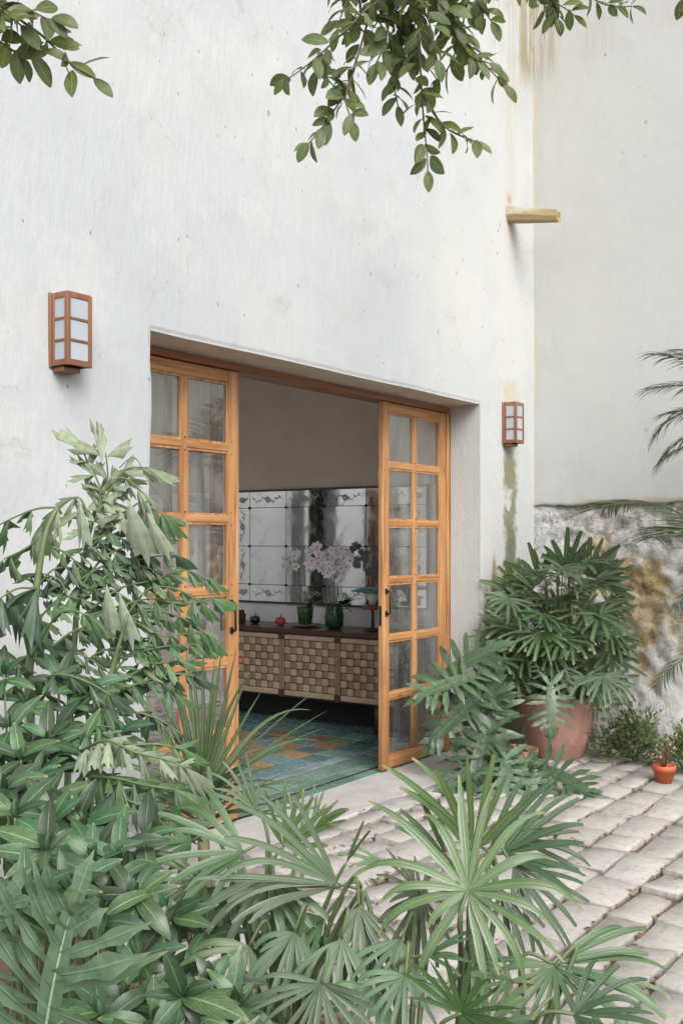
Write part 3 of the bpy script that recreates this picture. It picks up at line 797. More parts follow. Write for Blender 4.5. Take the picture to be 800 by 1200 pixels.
# ---- wall lamps
def make_lamp(label, loc):
    W, D, Hh = .130, .112, .292
    t = thing('wall_lamp', label, 'wall lamp', loc, 0, 'wooden wall lamps beside the doorway')
    b = MB(); b.box(-.006, W + .006, -.016, -.001, -.006, Hh + .006, .003); b.build('back_plate', M['lampwood'], t)
    p = .019
    b = MB()
    for x0 in (0, W - p): b.box(x0, x0 + p, -D, -D + p, 0, Hh, .002)
    for x0 in (0.001, W - p - .001): b.box(x0, x0 + p, -.030, -.016, 0, Hh, .002)
    levels = [(.0, .026), (.095, .108), (.182, .195), (Hh - .022, Hh)]
    for z0, z1 in levels:
        b.box(p, W - p, -D + .002, -D + .016, z0 + .001, z1 - .001, .0015)
        b.box(.002, .016, -D + p, -.030, z0 + .001, z1 - .001, .0015); b.box(W - .016, W - .002, -D + p, -.030, z0 + .001, z1 - .001, .0015)
    b.build('frame', M['lampwood'], t)
    for (a0, a1), (c0, c1) in zip(levels, levels[1:]):
        b = MB(); b.box(p - .001, W - p + .001, -D + .006, -D + .010, a1 - .003, c0 + .003); b.build('pane', M['frost'], t)
        for x0 in (.006, W - .010):
            b = MB(); b.box(x0, x0 + .004, -D + p - .001, -.029, a1 - .003, c0 + .003); b.build('pane', M['frost'], t)
    b = MB(); b.box(.004, W - .004, -D + .004, -.016, Hh - .006, Hh + .004, .002); b.build('top_cap', M['lampwood'], t)
    b = MB(); b.box(.012, W - .03, -.075, -.010, -.022, -.002, .003); b.build('bottom_block', M['lampwood'], t)
    return t
make_lamp('boxy wooden wall lamp on the bare wall left of the doorway', (2.775, 3.400, 2.197))
make_lamp('boxy wooden wall lamp by the wall corner, above the dark moss streak', (6.822, 3.398, 2.190))

# ---- rain spout
sp = thing('rain_spout', 'stubby ochre rain spout sticking out high on the wall by the corner', 'rain spout', (6.95, 3.41, 3.87))
b = MB()
sec = [(-.058, .062), (-.062, .0), (-.046, -.044), (0, -.062), (.046, -.044), (.062, 0), (.058, .062), (.040, .062), (.036, .0), (0, -.030), (-.036, 0), (-.040, .062)]
L = 7
for i in range(L):
    f = i / (L - 1); s = 1 - .34 * f
    for x, z in sec:
        b.v.append((x * s + .003 * nz(x * 20, f * 3, z * 20), .03 - .42 * f + (.006 * nz(x * 30, 9, z * 30) if i == L - 1 else 0), z * s + .004 * nz(x * 20, f * 3, z * 20 + 5) - .085 * f)); b.uv.append((0, 0))
n = len(sec)
for i in range(L - 1):
    for k in range(n): q(i * n + k, i * n + (k + 1) % n, (i + 1) * n + (k + 1) % n, (i + 1) * n + k, sm=False)
q(*range(n - 1, -1, -1), sm=False); q(*[(L - 1) * n + k for k in range(n)], sm=False)
b.build('channel', M['spout'], sp)

# ================================================================== FURNITURE
cb = thing('sideboard', 'long dark wood sideboard with woven rush door fronts under the mirror', 'sideboard', (6.89, 5.28, 0))
cx, cy = 6.89, 5.28
def part(nm, mat, *boxes, c=.003):
    b = MB()
    for x0, x1, y0, y1, z0, z1 in boxes: b.box(x0 - cx, x1 - cx, y0 - cy, y1 - cy, z0, z1, c)
    return b.build(nm, mat, cb)
part('top', M['walnut'], (6.625, 7.132, 4.14, 6.42, .748, .782))
part('carcass', M['walnut'], (6.672, 7.125, 4.17, 6.395, .225, .747)); part('shade_board', M['shade_board'], (6.98, 7.12, 4.20, 6.36, .004, .2245))  # the last part is an added dark board standing in for shade below
div = [4.176, 4.73, 5.284, 5.838, 6.392]
for a, c in zip(div, div[1:]):
    y0, y1 = a + .026, c - .026
    part('top_band', M['weave_a'], (6.652, 6.671, y0 - .012, y1 + .012, .694, .733), c=.005)
    part('bottom_band', M['weave_a'], (6.652, 6.671, y0 - .012, y1 + .012, .240, .283), c=.005)
    part('batten', M['weave_b'], (6.654, 6.671, a + .003, a + .022, .284, .693)); part('batten', M['weave_b'], (6.654, 6.671, c - .022, c - .003, .284, .693))
    b = MB(); nc, nr = 8, 7; w = (y1 - y0) / nc; h = (.692 - .285) / nr
    for i in range(nc):
        for j in range(nr):
            up = (i + j) % 2 == 0; z0 = .285 + h * j; yy = y0 + w * i; xo = 6.650 if up else 6.661
            b.box(xo - cx, 6.671 - cx, yy - cy + .002, yy + w - cy - .002, z0 + .002, z0 + h - .002, .006, 0 if up else 1)
    o = b.build('woven_panel', [M['weave_a'], M['weave_b']], cb); o['kind'] = 'stuff'
for yv in div:
    part('corner_block', M['walnut'], (6.648, 6.675, yv - .032, yv + .032, .694, .746)); part('corner_block', M['walnut'], (6.648, 6.675, yv - .032, yv + .032, .226, .283))
for x in (6.70, 7.06):
    for yv in (4.39, 6.17):
        b = MB(); b.tube([(x - cx, yv - cy, .226), (x - cx, yv - cy, 0)], .022, .013, 8); b.build('leg', M['walnut'], cb)

# ---- mirror
mi = thing('wall_mirror', 'large panelled wall mirror with etched flower borders above the sideboard', 'mirror', (7.148, 5.2, .955))
my = [4.21, 4.37, 4.782, 5.203, 5.614, 6.024, 6.19]; mz = [.955, 1.103, 1.44, 1.777, 1.92]
b = MB(); b.box(-.007, 0, 4.20 - 5.2, 6.20 - 5.2, -.01, .975); b.build('backing', M['lead'], mi)
b = MB()
for y0, y1, z0, z1 in ((-1.008, 1.008, -.016, -.002), (-1.008, 1.008, .967, .981), (-1.008, -.992, -.001, .966), (.992, 1.008, -.001, .966)): b.box(-.020, -.001, y0, y1, z0, z1, .003)
b.build('frame', M['lead'], mi)
for i in range(6):
    for j in range(4):
        b = MB(); y0, y1, z0, z1 = my[i], my[i + 1], mz[j], mz[j + 1]; g = .0022
        w, h = (y1 - y0) / 2 - g, (z1 - z0) / 2 - g
        b.box(-.004, .003, -w, w, -h, h, .0006)
        o = b.build('mirror_pane', M['mirror'], mi); o.location = (-.0115, (y0 + y1) / 2 - 5.2, (z0 + z1) / 2 - .955)
        o.rotation_euler = (0, rs.gauss(0, .0012), rs.gauss(0, .0012))
        if i in (0, 5) or j in (0, 3):                 # etched spray of leaves and a rosette
            e = MB(); x = -.0058; hor = w > h or (i in (0, 5) and j in (0, 3))
            Ln = (w if hor else h) * .84; amp = .018 if (i not in (0, 5) or j not in (0, 3)) else .008
            def pt(s, off): return (x, s, off) if hor else (x, off, s)
            pts = [pt(-Ln + 2 * Ln * k / 14, amp * math.sin(k * .95)) for k in range(15)]
            e.tube(pts, .0022, n=4)
            for k in range(1, 14):
                s = -Ln + 2 * Ln * k / 14; of = amp * math.sin(k * .95); sg = 1 if k % 2 else -1
                ang = sg * rs.uniform(.6, 1.1); ll = rs.uniform(.020, .036)
                c_, s_ = math.cos(ang), math.sin(ang)
                quad = [(0, 0), (ll * .5, ll * .24), (ll, 0), (ll * .5, -ll * .24)]
                e.add([pt(s + p * c_ - r_ * s_, of + p * s_ + r_ * c_) for p, r_ in quad], [(0, 1, 2, 3)])
            for k in range(8):
                a = k * PI / 4; quad = [(.008, -.005), (.022, -.010), (.029, 0), (.022, .010), (.008, .005)]
                e.add([pt(p * math.cos(a) - r_ * math.sin(a), p * math.sin(a) + r_ * math.cos(a)) for p, r_ in quad], [(0, 1, 2, 3, 4)])
            oe = e.build('etching', M['etch'], o)
for i in range(1, 6):
    for j in range(1, 4):
        b = MB(); b.lathe([(.012, 0), (.012, .006), (.006, .011)], 10)
        o = b.build('stud', M['iron'], mi); o.location = (-.016, my[i] - 5.2, mz[j] - .955); o.rotation_euler = (0, -PI / 2, 0)

# ---- things on the sideboard
ZT = .783
def fruit(label, loc, mat):
    t = thing('ceramic_apple', label, 'ornament', loc)
    b = MB(); b.lathe([(.012, .0), (.028, .003), (.041, .018), (.045, .036), (.040, .054), (.026, .066), (.010, .064), (.003, .058)], 20); b.build('body', mat, t)
    b = MB(); b.tube([(0, 0, .056), (.003, 0, .075), (.010, 0, .094)], .003, .002, 5); b.build('stalk', M['iron'], t)
    b = MB(); b.add([(.003, 0, .070), (.018, .008, .078), (.034, 0, .074), (.018, -.008, .074)], [(0, 1, 2, 3)]); b.build('leaf', mat, t)
fruit('glossy black ceramic apple on the sideboard', (6.86, 5.735, ZT), M['black_glaze'])
fruit('glossy pink ceramic apple on the sideboard', (6.86, 5.46, ZT), M['pink_glaze'])
bx = thing('wooden_box', 'small dark wooden box at the far left end of the sideboard', 'box', (6.90, 5.99, ZT))
b = MB(); b.box(-.06, .06, -.07, .07, 0, .075, .004); b.build('body', M['walnut'], bx)
b = MB(); b.box(-.052, .052, -.062, .062, .0755, .105, .004); b.build('lid', M['walnut'], bx)
pl = MB(); pl.lathe([(.06, 0), (.10, .006), (.135, .018), (.137, .022), (.10, .012), (.02, .009)], 28)
o = pl.build('plate', M['plate']); o.location = (6.86, 5.20, ZT); tag(o, 'brown stoneware plate under the green orchid pot', 'plate')

def flower_mesh(seed, mat, nm):
    r = random.Random(seed); b = MB()
    for k, (a, ln, wd) in enumerate([(90, .030, .020), (162, .034, .030), (18, .034, .030), (234, .030, .019), (306, .030, .019)]):
        a = R(a + r.uniform(-8, 8)); c, s = math.cos(a), math.sin(a); pts = []
        for f, wv in ((0, .12), (.35, .8), (.7, 1.0), (1, .3)):
            for sg in (-1, 0, 1):
                x = f * ln; y_ = sg * wd * .5 * wv; z = .010 * f * f + (.004 if sg else 0) - .004 * f
                pts.append((x * c - y_ * s, x * s + y_ * c, z + r.uniform(-.002, .002)))
        b.add(pts, [(i * 3 + j, i * 3 + j + 1, i * 3 + j + 4, i * 3 + j + 3) for i in range(3) for j in range(2)], None, True)
    b.lathe([(.001, .0), (.0035, .004), (.003, .009), (.001, .012)], 6, mi=1)
    return b.mesh(nm, [mat, M['pink_glaze']])
FLP = [flower_mesh(k, M['petal'], 'orchid_flower') for k in range(4)]; FLW = [flower_mesh(9 + k, M['petalw'], 'white_orchid_flower') for k in range(2)]
def orient(d, up):
    y = Vector(d).normalized(); x = y.cross(Vector(up))
    if x.length < 1e-4: x = y.cross(Vector((.3, .5, .8)))
    x.normalize(); z = x.cross(y)
    return Matrix(((x.x, y.x, z.x), (x.y, y.y, z.y), (x.z, y.z, z.z)))
def put(me, parent, loc, d, up, s=1.0, nm='leaf', base=None):
    o = bpy.data.objects.new(nm, me); COL.objects.link(o); o.parent = parent
    m = orient(d, up).to_4x4()
    sc = s if isinstance(s, (tuple, list)) else (s, s, s)
    m = m @ Matrix.Diagonal((*sc, 1))
    m.translation = Vector(loc) - (Vector(base) if base is not None else parent.location)
    o.matrix_basis = m
    return o
def strip_mesh(nm, mat, L, W, prof, bend, fold=.15, n=7, rise=0.0, twist=0.0, wave=0.0, seed=0):
    r = random.Random(seed); b = MB(); leaf_strip(b, L, W, prof, bend, fold, n, rise, twist, wave, r)
    return b.mesh(nm, mat)
def leaf_strip(b, L, W, prof, bend, fold, n, rise=0.0, twist=0.0, wave=0.0, r=random, phi=0.0, y0=0.0, u0=0.0, z0=0.0, wide=3):
    y = y0; z = z0; ang = rise; vs = []; fs = []; uv = []
    cp, sp_ = math.cos(phi), math.sin(phi); ph = r.uniform(0, 6)
    for i in range(n + 1):
        t = i / n; w = W / 2 * prof(t)
        ny, nzv = -math.sin(ang), math.cos(ang); tw = twist * t
        for sg in (-1, 0, 1):
            e = fold * w * abs(sg) + wave * w * math.sin(t * 14 + ph + sg) * abs(sg)
            lx = sg * w * math.cos(tw); lz = e + sg * w * math.sin(tw)
            X = lx; Y = y + ny * lz; Z = z + nzv * lz
            vs.append((X * cp + Y * sp_, -X * sp_ + Y * cp, Z)); uv.append((.5 + .5 * sg, t))
        st = L / n; y += math.cos(ang) * st; z += math.sin(ang) * st; ang -= bend(t) * st / L if callable(bend) else bend / n
    for i in range(n):
        for j in (0, 1): a = i * 3 + j; fs.append((a, a + 1, a + 4, a + 3))
    b.add(vs, fs, uv, True)
LANCE = lambda t: max(.03, math.sin(PI * min(1, t * .96 + .02) ** .8) ** .85)
OVAL = lambda t: max(.04, math.sin(PI * min(1, t * .97 + .015) ** 1.05) ** .75)
STRAP = lambda t: (.75 + .25 * min(1, t * 5)) * (1 if t < .35 else max(.03, 1 - ((t - .35) / .65) ** 1.6))
orl = [strip_mesh('orchid_leaf', M['greenpot'], .20, .055, OVAL, 1.2 + .4 * k, .2, 6, .9) for k in range(3)]

def orchid(label, loc, body, stems, flowers, leaves):
    t = thing('potted_orchid', label, 'orchid', loc)
    body(t)
    for pts in stems:
        b = MB(); b.tube([Vector(p) - Vector(loc) for p in pts], .0045, .0025, 5); b.build('stem', M['stemg'], t)
    for k, (p, me) in enumerate(flowers):
        put(me, t, p, (rs.uniform(-.35, .35), rs.uniform(-.3, .3), 1), (-1, rs.uniform(-.7, .3), rs.uniform(-.2, .3)), rs.uniform(1.25, 1.6), 'flower')
    for a in leaves:
        put(rs.choice(orl), t, Vector(loc) + Vector((0, 0, .10)), (math.cos(a), math.sin(a), .1), (0, 0, 1), rs.uniform(.8, 1.15), 'leaf')
def body1(t):
    b = MB(); b.lathe([(.045, .012), (.056, .02), (.066, .12), (.068, .155), (.060, .155), (.055, .12)], 20); b.build('pot', M['greenpot'], t)
def body2(t):
    b = MB(); b.lathe([(.04, .0), (.07, .02), (.078, .09), (.066, .17), (.060, .20), (.056, .17), (.06, .09), (.03, .02)], 20); b.build('vase', M['greenpot'], t)
def pw(u, v, x):        # the place on the vertical plane X = x seen at (u, v)
    p = (u - 400) / FPX; return P(u, v, x / (SA * p + CA))
def spray(rows, mset, x=6.84, jit=.03):
    return [(pw(u, v, x + rs.uniform(-jit, jit)), rs.choice(mset)) for u, v in rows]
l1 = (6.86, 5.20, ZT + .008)
orchid('white orchid in a green pot on a stoneware plate', l1, body1,
       [[l1, pw(352, 700, 6.86), pw(350, 668, 6.86), pw(345, 652, 6.86), pw(338, 658, 6.86)], [l1, pw(358, 690, 6.88), pw(356, 660, 6.88), pw(349, 648, 6.88)]],
       spray([(345, 652), (341, 660), (337, 655), (350, 650), (347, 664), (334, 664)], FLW, 6.85), [R(-100), R(-60), R(-20), R(120), R(40)])
l2 = (6.85, 4.90, ZT)
fl2 = [(362, 648), (368, 644), (374, 650), (366, 657), (372, 641), (378, 657), (370, 664), (363, 662), (376, 666), (383, 650), (389, 645), (386, 661), (392, 668), (390, 655), (396, 650), (400, 643), (397, 662), (403, 655), (408, 650), (405, 665), (402, 672), (394, 676), (411, 657), (384, 672), (399, 681)]
orchid('lilac orchid with many blooms in a dark green vase', l2, body2,
       [[l2, pw(386, 690, 6.84), pw(378, 666, 6.83), pw(371, 642, 6.83), pw(362, 648, 6.82)], [l2, pw(391, 680, 6.85), pw(394, 655, 6.85), pw(390, 643, 6.84), pw(384, 650, 6.83)],
        [l2, pw(396, 690, 6.86), pw(402, 655, 6.87), pw(408, 643, 6.87), pw(413, 655, 6.87)]], spray(fl2, FLP), [R(-120), R(-80), R(-35), R(150), R(60), R(200)])
tl = thing('table_lamp', 'small table lamp with a flat teal shade beside the lilac orchid', 'lamp', (6.85, 4.53, ZT))
b = MB(); b.lathe([(.06, 0), (.065, .012), (.03, .02), (.012, .03)], 20); b.build('base', M['walnut'], tl)
b = MB(); b.tube([(0, 0, .02), (0, 0, .17)], .011, n=8); b.build('stem', M['walnut'], tl)
b = MB(); b.lathe([(.02, .165), (.085, .168), (.088, .20), (.03, .205)], 20); b.build('collar', M['redwood'], tl)
b = MB(); b.lathe([(.03, .206), (.035, .24), (.075, .30), (.06, .302)], 20); b.build('glass_bowl', M['white'], tl)
b = MB(); b.lathe([(.14, .303), (.165, .310), (.166, .316), (.10, .335), (.03, .345)], 28); b.build('shade', M['teal'], tl)

# ---- armchair behind the left-hand doors
ac = thing('armchair', 'red-brown wooden armchair with cane back behind the left glazed doors', 'armchair', (5.06, 4.97, 0), R(-4))
def ap(nm, mat, *bx, c=.006):
    b = MB()
    for k in bx: b.box(*k, c)
    return b.build(nm, mat, ac)
for x in (-.28, .28):
    for y in (-.32, .28): ap('leg', M['redwood'], (x, x + .04, y, y + .04, 0, .62 if x > 0 else .95))
for y in (-.335, .275): ap('arm', M['redwood'], (-.24, .36, y, y + .06, .665, .70), (.285, .315, y + .015, y + .045, .615, .666))
ap('seat_frame', M['redwood'], (-.24, .28, -.28, -.24, .32, .38), (-.24, .28, .245, .285, .32, .38), (.285, .315, -.279, .279, .32, .38))
ap('cushion', M['cushion'], (-.22, .30, -.235, .24, .385, .50), c=.03)
ap('back_frame', M['redwood'], (-.279, -.245, -.279, .279, .88, .94), (-.279, -.245, -.279, .279, .40, .44))
b = MB()
for k in range(15):
    y = -.27 + .54 * k / 14; b.box(-.266, -.260, y - .006, y + .006, .44, .88)
for k in range(12):
    z = .46 + .40 * k / 11; b.box(-.2595, -.254, -.275, .275, z - .006, z + .006)
ap('cane_back', M['cane'], (-.269, -.2665, -.275, .275, .441, .879), c=0)
o = b.build('cane_strips', M['cane'], ac); o['kind'] = 'stuff'

# ================================================================== PLANTS
rp = random.Random(23)
GZ = -.035
def stemtube(parent, pts, r0, r1, mat='stemg', nm='stem', n=6):
    b = MB(); b.tube([Vector(p) - parent.location for p in smooth(pts)], r0, r1, n); return b.build(nm, M[mat], parent)
def smooth(pts, k=5):
    pts = [Vector(p) for p in pts]
    if len(pts) < 3: return pts
    out = []
    for i in range(len(pts) - 1):
        p0, p1, p2, p3 = pts[max(i - 1, 0)], pts[i], pts[i + 1], pts[min(i + 2, len(pts) - 1)]
        for j in range(k):
            t = j / k
            out.append(.5 * ((2 * p1) + (p2 - p0) * t + (2 * p0 - 5 * p1 + 4 * p2 - p3) * t * t + (3 * p1 - p0 - 3 * p2 + p3) * t ** 3))
    return out + [pts[-1]]
def along(pts, step):
    pts = smooth(pts); out = []; acc = 0
    for a, b_ in zip(pts, pts[1:]):
        d = (b_ - a); L = d.length
        while acc <= L:
            out.append((a + d * (acc / L), d.normalized())); acc += step
        acc -= L
    return out

# ---- leaf meshes
def fishtail_mesh(seed, mat, spread=62, skew=.35, ruf=.05, droop=.3, nc=8, nr=5):
    r = random.Random(seed); b = MB(); vs = []; fs = []; uv = []
    jag = [r.uniform(-.12, .10) + (.15 if k % 2 else -.10) for k in range(nc + 1)]
    ph = r.uniform(0, 6)
    for k in range(nc + 1):
        f = k / nc; th = R((f - .5) * spread + r.uniform(-2, 2)); Lk = 1 - skew * f - .22 * abs(f - .45) * 2 + jag[k]
        for j in range(nr + 1):
            g = j / nr; rad = Lk * g
            z = ruf * math.sin(k * 1.7 + ph) * g + (-droop * g * g) - .10 * g * abs(f - .5)
            vs.append((math.sin(th) * rad, math.cos(th) * rad * (1 - .25 * droop * g), z)); uv.append((f, g * .9))
    for k in range(nc):
        for j in range(nr): a = k * (nr + 1) + j; fs.append((a, a + nr + 1, a + nr + 2, a + 1))
    b.add(vs, fs, uv, True)
    return b.mesh('fishtail_leaflet', mat)
FT = {nm: [fishtail_mesh(s * 7 + len(nm), M[nm], rp.uniform(30, 54), rp.uniform(.35, .7), rp.uniform(.03, .07), rp.uniform(.1, .6)) for s in range(6)] for nm in ('fish', 'fishp', 'fishd')}
FTL = [fishtail_mesh(50 + s, M['fishw'], 24 + 5 * s, .30, .025, .25, 7, 6) for s in range(3)]
def bent_strip(b, p, d, nrm, L, W, prof, grav, n=9, fold=.3, r=random, stiff=.3):
    "a blade that sags under its own weight: p foot, d heading, nrm upper face"
    p = Vector(p); d = Vector(d).normalized(); nr = Vector(nrm); vs = []; uv = []; st = L / n
    for i in range(n + 1):
        t = i / n; nr = (nr - d * nr.dot(d)).normalized(); x = d.cross(nr)
        w = W / 2 * prof(t)
        vs += [p - x * w + nr * (fold * w), p.copy(), p + x * w + nr * (fold * w)]; uv += [(0, t), (.5, t), (1, t)]
        p = p + d * st
        d = (d + Vector((0, 0, -1)) * (grav * max(0, t - stiff * .5) * 2 / n) + Vector((r.uniform(-1, 1), r.uniform(-1, 1), r.uniform(-1, 1))) * .02).normalized()
    b.add(vs, [q_ for i in range(n) for j in (0, 1) for q_ in [(i * 3 + j, i * 3 + j + 1, i * 3 + j + 4, i * 3 + j + 3)]], uv, True)
def fan_leaf(parent, h, d, up, Rad, spread, nseg, grav, mat, wid=1.0, join=.26, blunt=.5, rag=.16, name='fan_leaf', r=None):
    r = r or rp; b = MB(); d = Vector(d).normalized(); x = d.cross(Vector(up)).normalized(); nr = x.cross(d)
    dphi = R(spread) / nseg; loc = h - parent.location
    for k in range(nseg):
        phi = (k + .5 - nseg / 2) * dphi + r.uniform(-.09, .09)
        f = abs((k + .5) / nseg - .5) * 2
        Ls = Rad * (1 - .25 * f ** 2) * (1 + r.uniform(-rag, rag * .8))
        w0 = 2 * math.tan(min(dphi, .7) / 2) * join * wid * Rad
        tw = blunt * r.uniform(.5, 1.3)
        def prof(t):
            if t < join: return max(.06, t / join)
            if t < .6: return 1 + .25 * (t - join)
            return (1.08 - (1.08 - tw) * ((t - .6) / .4) ** (1.8 if blunt > .4 else 1.1))
        dd = d * math.cos(phi) + x * math.sin(phi) + nr * r.uniform(.0, .22)
        if r.random() < .07: Ls *= r.uniform(.5, .75)          # torn blade
        bent_strip(b, (0, 0, 0), dd, nr, Ls, w0 * r.uniform(.8, 1.15), prof, grav * (r.uniform(.4, 1.4) if r.random() < .85 else r.uniform(1.8, 3.2)), 10, .30, r)
    o = b.build(name, M[mat], parent); o.location = loc
    return o
def lobed_mesh(seed, mat, pairs=7, lobe=.46, lw=.13, web=.10, back=125, wavy=.16, droop=.5, tip=.34, y_from=.04, y_to=.80, bumps=2.5):
    r = random.Random(seed); b = MB()
    leaf_strip(b, .96, web * 2, lambda t: max(.08, math.sin(PI * min(1, .12 + t * .85)) ** .6), droop * .8, .2, 8, .1, 0, 0, r)
    def midz(y): return .1 * y - droop * .42 * y * y
    for i in range(pairs):
        f = i / (pairs - 1)
        for sg in (-1, 1):
            y = y_from + (y_to - y_from) * f + r.uniform(-.02, .02)
            ang = R(back + (30 - back) * f ** .8) + r.uniform(-.16, .16)
            Ll = lobe * (.60 + .55 * math.sin(PI * min(1, .18 + f * .75))) * r.uniform(.82, 1.12) * (1 if f < .85 else .8)
            ph = r.uniform(0, 6); nb = bumps * r.uniform(.8, 1.3)
            def prof(t, ph=ph, nb=nb):
                e = (.60 + .55 * t) * (1 - max(0, (t - .5) / .5) ** 1.8)
                return max(.05, e * (1 + wavy * 1.6 * math.sin(t * nb * 6.28 + ph) * min(1, t * 2.5)))
            n = 11; n0 = len(b.v)
            leaf_strip(b, Ll, lw * r.uniform(.85, 1.2), prof, droop * r.uniform(.4, 1.9), .18, n, r.uniform(-.05, .30), r.uniform(-.5, .5), wavy * 1.4, r, sg * ang)
            for q_ in range(n0, len(b.v)): v = b.v[q_]; b.v[q_] = (v[0], v[1] + y, v[2] + midz(y) + .006)
    n0 = len(b.v)
    leaf_strip(b, tip, lw * 1.25, lambda t: max(.05, (1 - t ** 2.5) * (1 + wavy * 1.5 * math.sin(t * 13))), .3, .2, 8, -droop * .5, 0, wavy, r)
    for q_ in range(n0, len(b.v)): v = b.v[q_]; b.v[q_] = (v[0], v[1] + y_to + .04, v[2] + midz(y_to + .04))
    return b.mesh('lobed_leaf', M[mat])
def midrib(parent, me_obj, L, mat, droop, length=.86, rad=.012):
    b = MB(); b.tube([(0, y, .1 * y - droop * .42 * y * y + .014) for y in [length * k / 8 for k in range(9)]], rad, rad * .35, 5)
    return b.build('midrib', M[mat], me_obj)
def pinnate_mesh(seed, mat, n=22, leaf=.34, w=.015, arch=1.1, hang=.5):
    r = random.Random(seed); b = MB(); y = z = 0; ang = .5; pts = []
    for i in range(31):
        pts.append((0, y, z)); y += math.cos(ang) / 30; z += math.sin(ang) / 30; ang -= arch / 30
    b.tube(pts, .010, .003, 5)
    for k in range(n):
        f = .12 + .86 * k / (n - 1); i = min(29, int(f * 30)); p = Vector(pts[i]); t = (Vector(pts[i + 1]) - p).normalized()
        for sg in (-1, 1):
            L = leaf * (.55 + .6 * math.sin(PI * min(1, .15 + f * .8))) * r.uniform(.88, 1.1); phi = sg * (R(78 - 34 * f) + r.uniform(-.08, .08))
            n0 = len(b.v)
            leaf_strip(b, L, w, STRAP, hang * r.uniform(.7, 1.5), .5, 5, r.uniform(-.05, .15), 0, 0, r, phi)
            pit = math.atan2(t.z, t.y); c, s = math.cos(pit), math.sin(pit)
            for q_ in range(n0, len(b.v)): v = b.v[q_]; b.v[q_] = (v[0] + p.x, v[1] * c - v[2] * s + p.y, v[1] * s + v[2] * c + p.z)
    return b.mesh('palm_frond', M[mat])

def idir(deg, tw=0.0):                 # heading measured in the picture: 0 right, 90 up; tw leans it to the viewer
    return CV(math.cos(R(deg)), math.sin(R(deg)), tw).normalized()
UPV = CV(0, .75, .65)

# ---------------------------------------------------------------- fishtail palm by the wall
fb = P(70, 1070, 3.3); fb.z = GZ
fp = thing('fishtail_palm', 'tall fishtail palm with ragged pale leaflets against the wall left of the doorway', 'palm', fb)
def FP(L): return [P(*a) if len(a) == 3 else P(a[0], a[1], 3.3) for a in L]
stemtube(fp, [fb + Vector((-.02, 0, 0))] + FP([(36, 850, 3.25), (37, 760, 3.25), (43, 690, 3.25), (54, 625, 3.27), (68, 595, 3.3)]), .017, .008)
stemtube(fp, [fb + Vector((.02, .02, 0))] + FP([(82, 840, 3.35), (88, 745, 3.35), (94, 680, 3.35), (108, 612, 3.35), (124, 560, 3.35)]), .013, .006)
stemtube(fp, [fb + Vector((.05, -.02, 0))] + FP([(110, 900, 3.2), (128, 800, 3.2), (150, 720, 3.2)]), .012, .005)
def frond(path, size, nm='fish', step=.055, big_end=True, hang=.45, both=True):
    pts = FP(path)
    stemtube(fp, pts, .0045, .002, 'stemg', 'stem', 5)
    samples = along(pts, step); n = len(samples); sg = 1
    for i, (p, d) in enumerate(samples):
        side = d.cross(UPV).normalized()
        for s_ in ((-1, 1) if both else (sg,)):
            dr = (d * rp.uniform(.45, .9) + side * s_ * rp.uniform(.5, 1.0) + Vector((0, 0, -hang)) * rp.uniform(.3, 1.5) + CV(0, 0, rp.uniform(-.2, .4)))
            put(rp.choice(FT[nm]), fp, p, dr, UPV + Vector((rp.uniform(-.6, .6), rp.uniform(-.6, .6), rp.uniform(-.2, .3))), size * rp.uniform(.7, 1.2))
        sg = -sg
    if big_end:
        p, d = samples[-1]; put(rp.choice(FT[nm]), fp, pts[-1], d + Vector((0, 0, -.3)), UPV, size * 1.3)
frond([(112, 612), (126, 565), (124, 530)], .115, 'fishp', .07, hang=-.2)
frond([(120, 590), (145, 552), (172, 548)], .10, 'fishp', .06, hang=.2)
frond([(108, 620), (95, 585), (75, 590), (52, 612)], .105, 'fishp', .06)
frond([(108, 640), (150, 600), (165, 590), (190, 602)], .10, 'fish', .07)
frond([(68, 595), (45, 596), (18, 606), (-10, 620)], .11, 'fish', .08)
frond([(60, 615), (35, 640), (5, 655)], .11, 'fish', .08)
frond([(43, 690, 3.1), (20, 690, 3.05), (-5, 705, 3.0)], .17, 'fishd', .12)
frond([(94, 690), (120, 655), (150, 640), (178, 632)], .075, 'fishd', .055)
frond([(94, 700), (130, 672), (168, 655), (205, 650)], .07, 'fishd', .05)
frond([(100, 720), (140, 690), (180, 680), (215, 668), (246, 680)], .075, 'fish', .06)
frond([(96, 725), (135, 712), (175, 702), (215, 708), (250, 702)], .08, 'fish', .06)
frond([(95, 730), (125, 720), (160, 730), (190, 745), (220, 742)], .085, 'fish', .06)
frond([(60, 760), (90, 738), (130, 735), (165, 760)], .085, 'fishd', .055)
frond([(128, 800), (150, 770), (190, 758), (228, 755)], .08, 'fish', .06)
frond([(37, 770, 3.2), (60, 730, 3.15), (80, 715, 3.1), (105, 722, 3.1)], .09, 'fish', .07)
frond([(37, 790, 3.2), (10, 765, 3.1), (-15, 760, 3.0)], .11, 'fishd', .08)
frond([(120, 830), (150, 805), (185, 800), (205, 812)], .09, 'fish', .06)
frond([(40, 800, 3.1), (70, 790, 3.0), (105, 800, 3.0), (130, 815, 3.0)], .09, 'fishd', .06)
frond([(95, 880, 2.75), (125, 868, 2.6), (160, 882, 2.55), (195, 890, 2.55), (218, 900, 2.55)], .088, 'fishp', .05)
frond([(105, 910, 2.7), (135, 912, 2.55), (170, 920, 2.5), (205, 925, 2.5)], .088, 'fish', .05)
frond([(120, 930, 2.7), (150, 938, 2.5), (180, 950, 2.5), (205, 962, 2.5)], .08, 'fish', .05)
frond([(120, 860, 2.8), (150, 872, 2.6), (185, 872, 2.6), (215, 878, 2.6)], .07, 'fish', .05)
frond([(50, 855, 3.0), (90, 850, 2.95), (130, 852, 2.9)], .09, 'fish', .065)
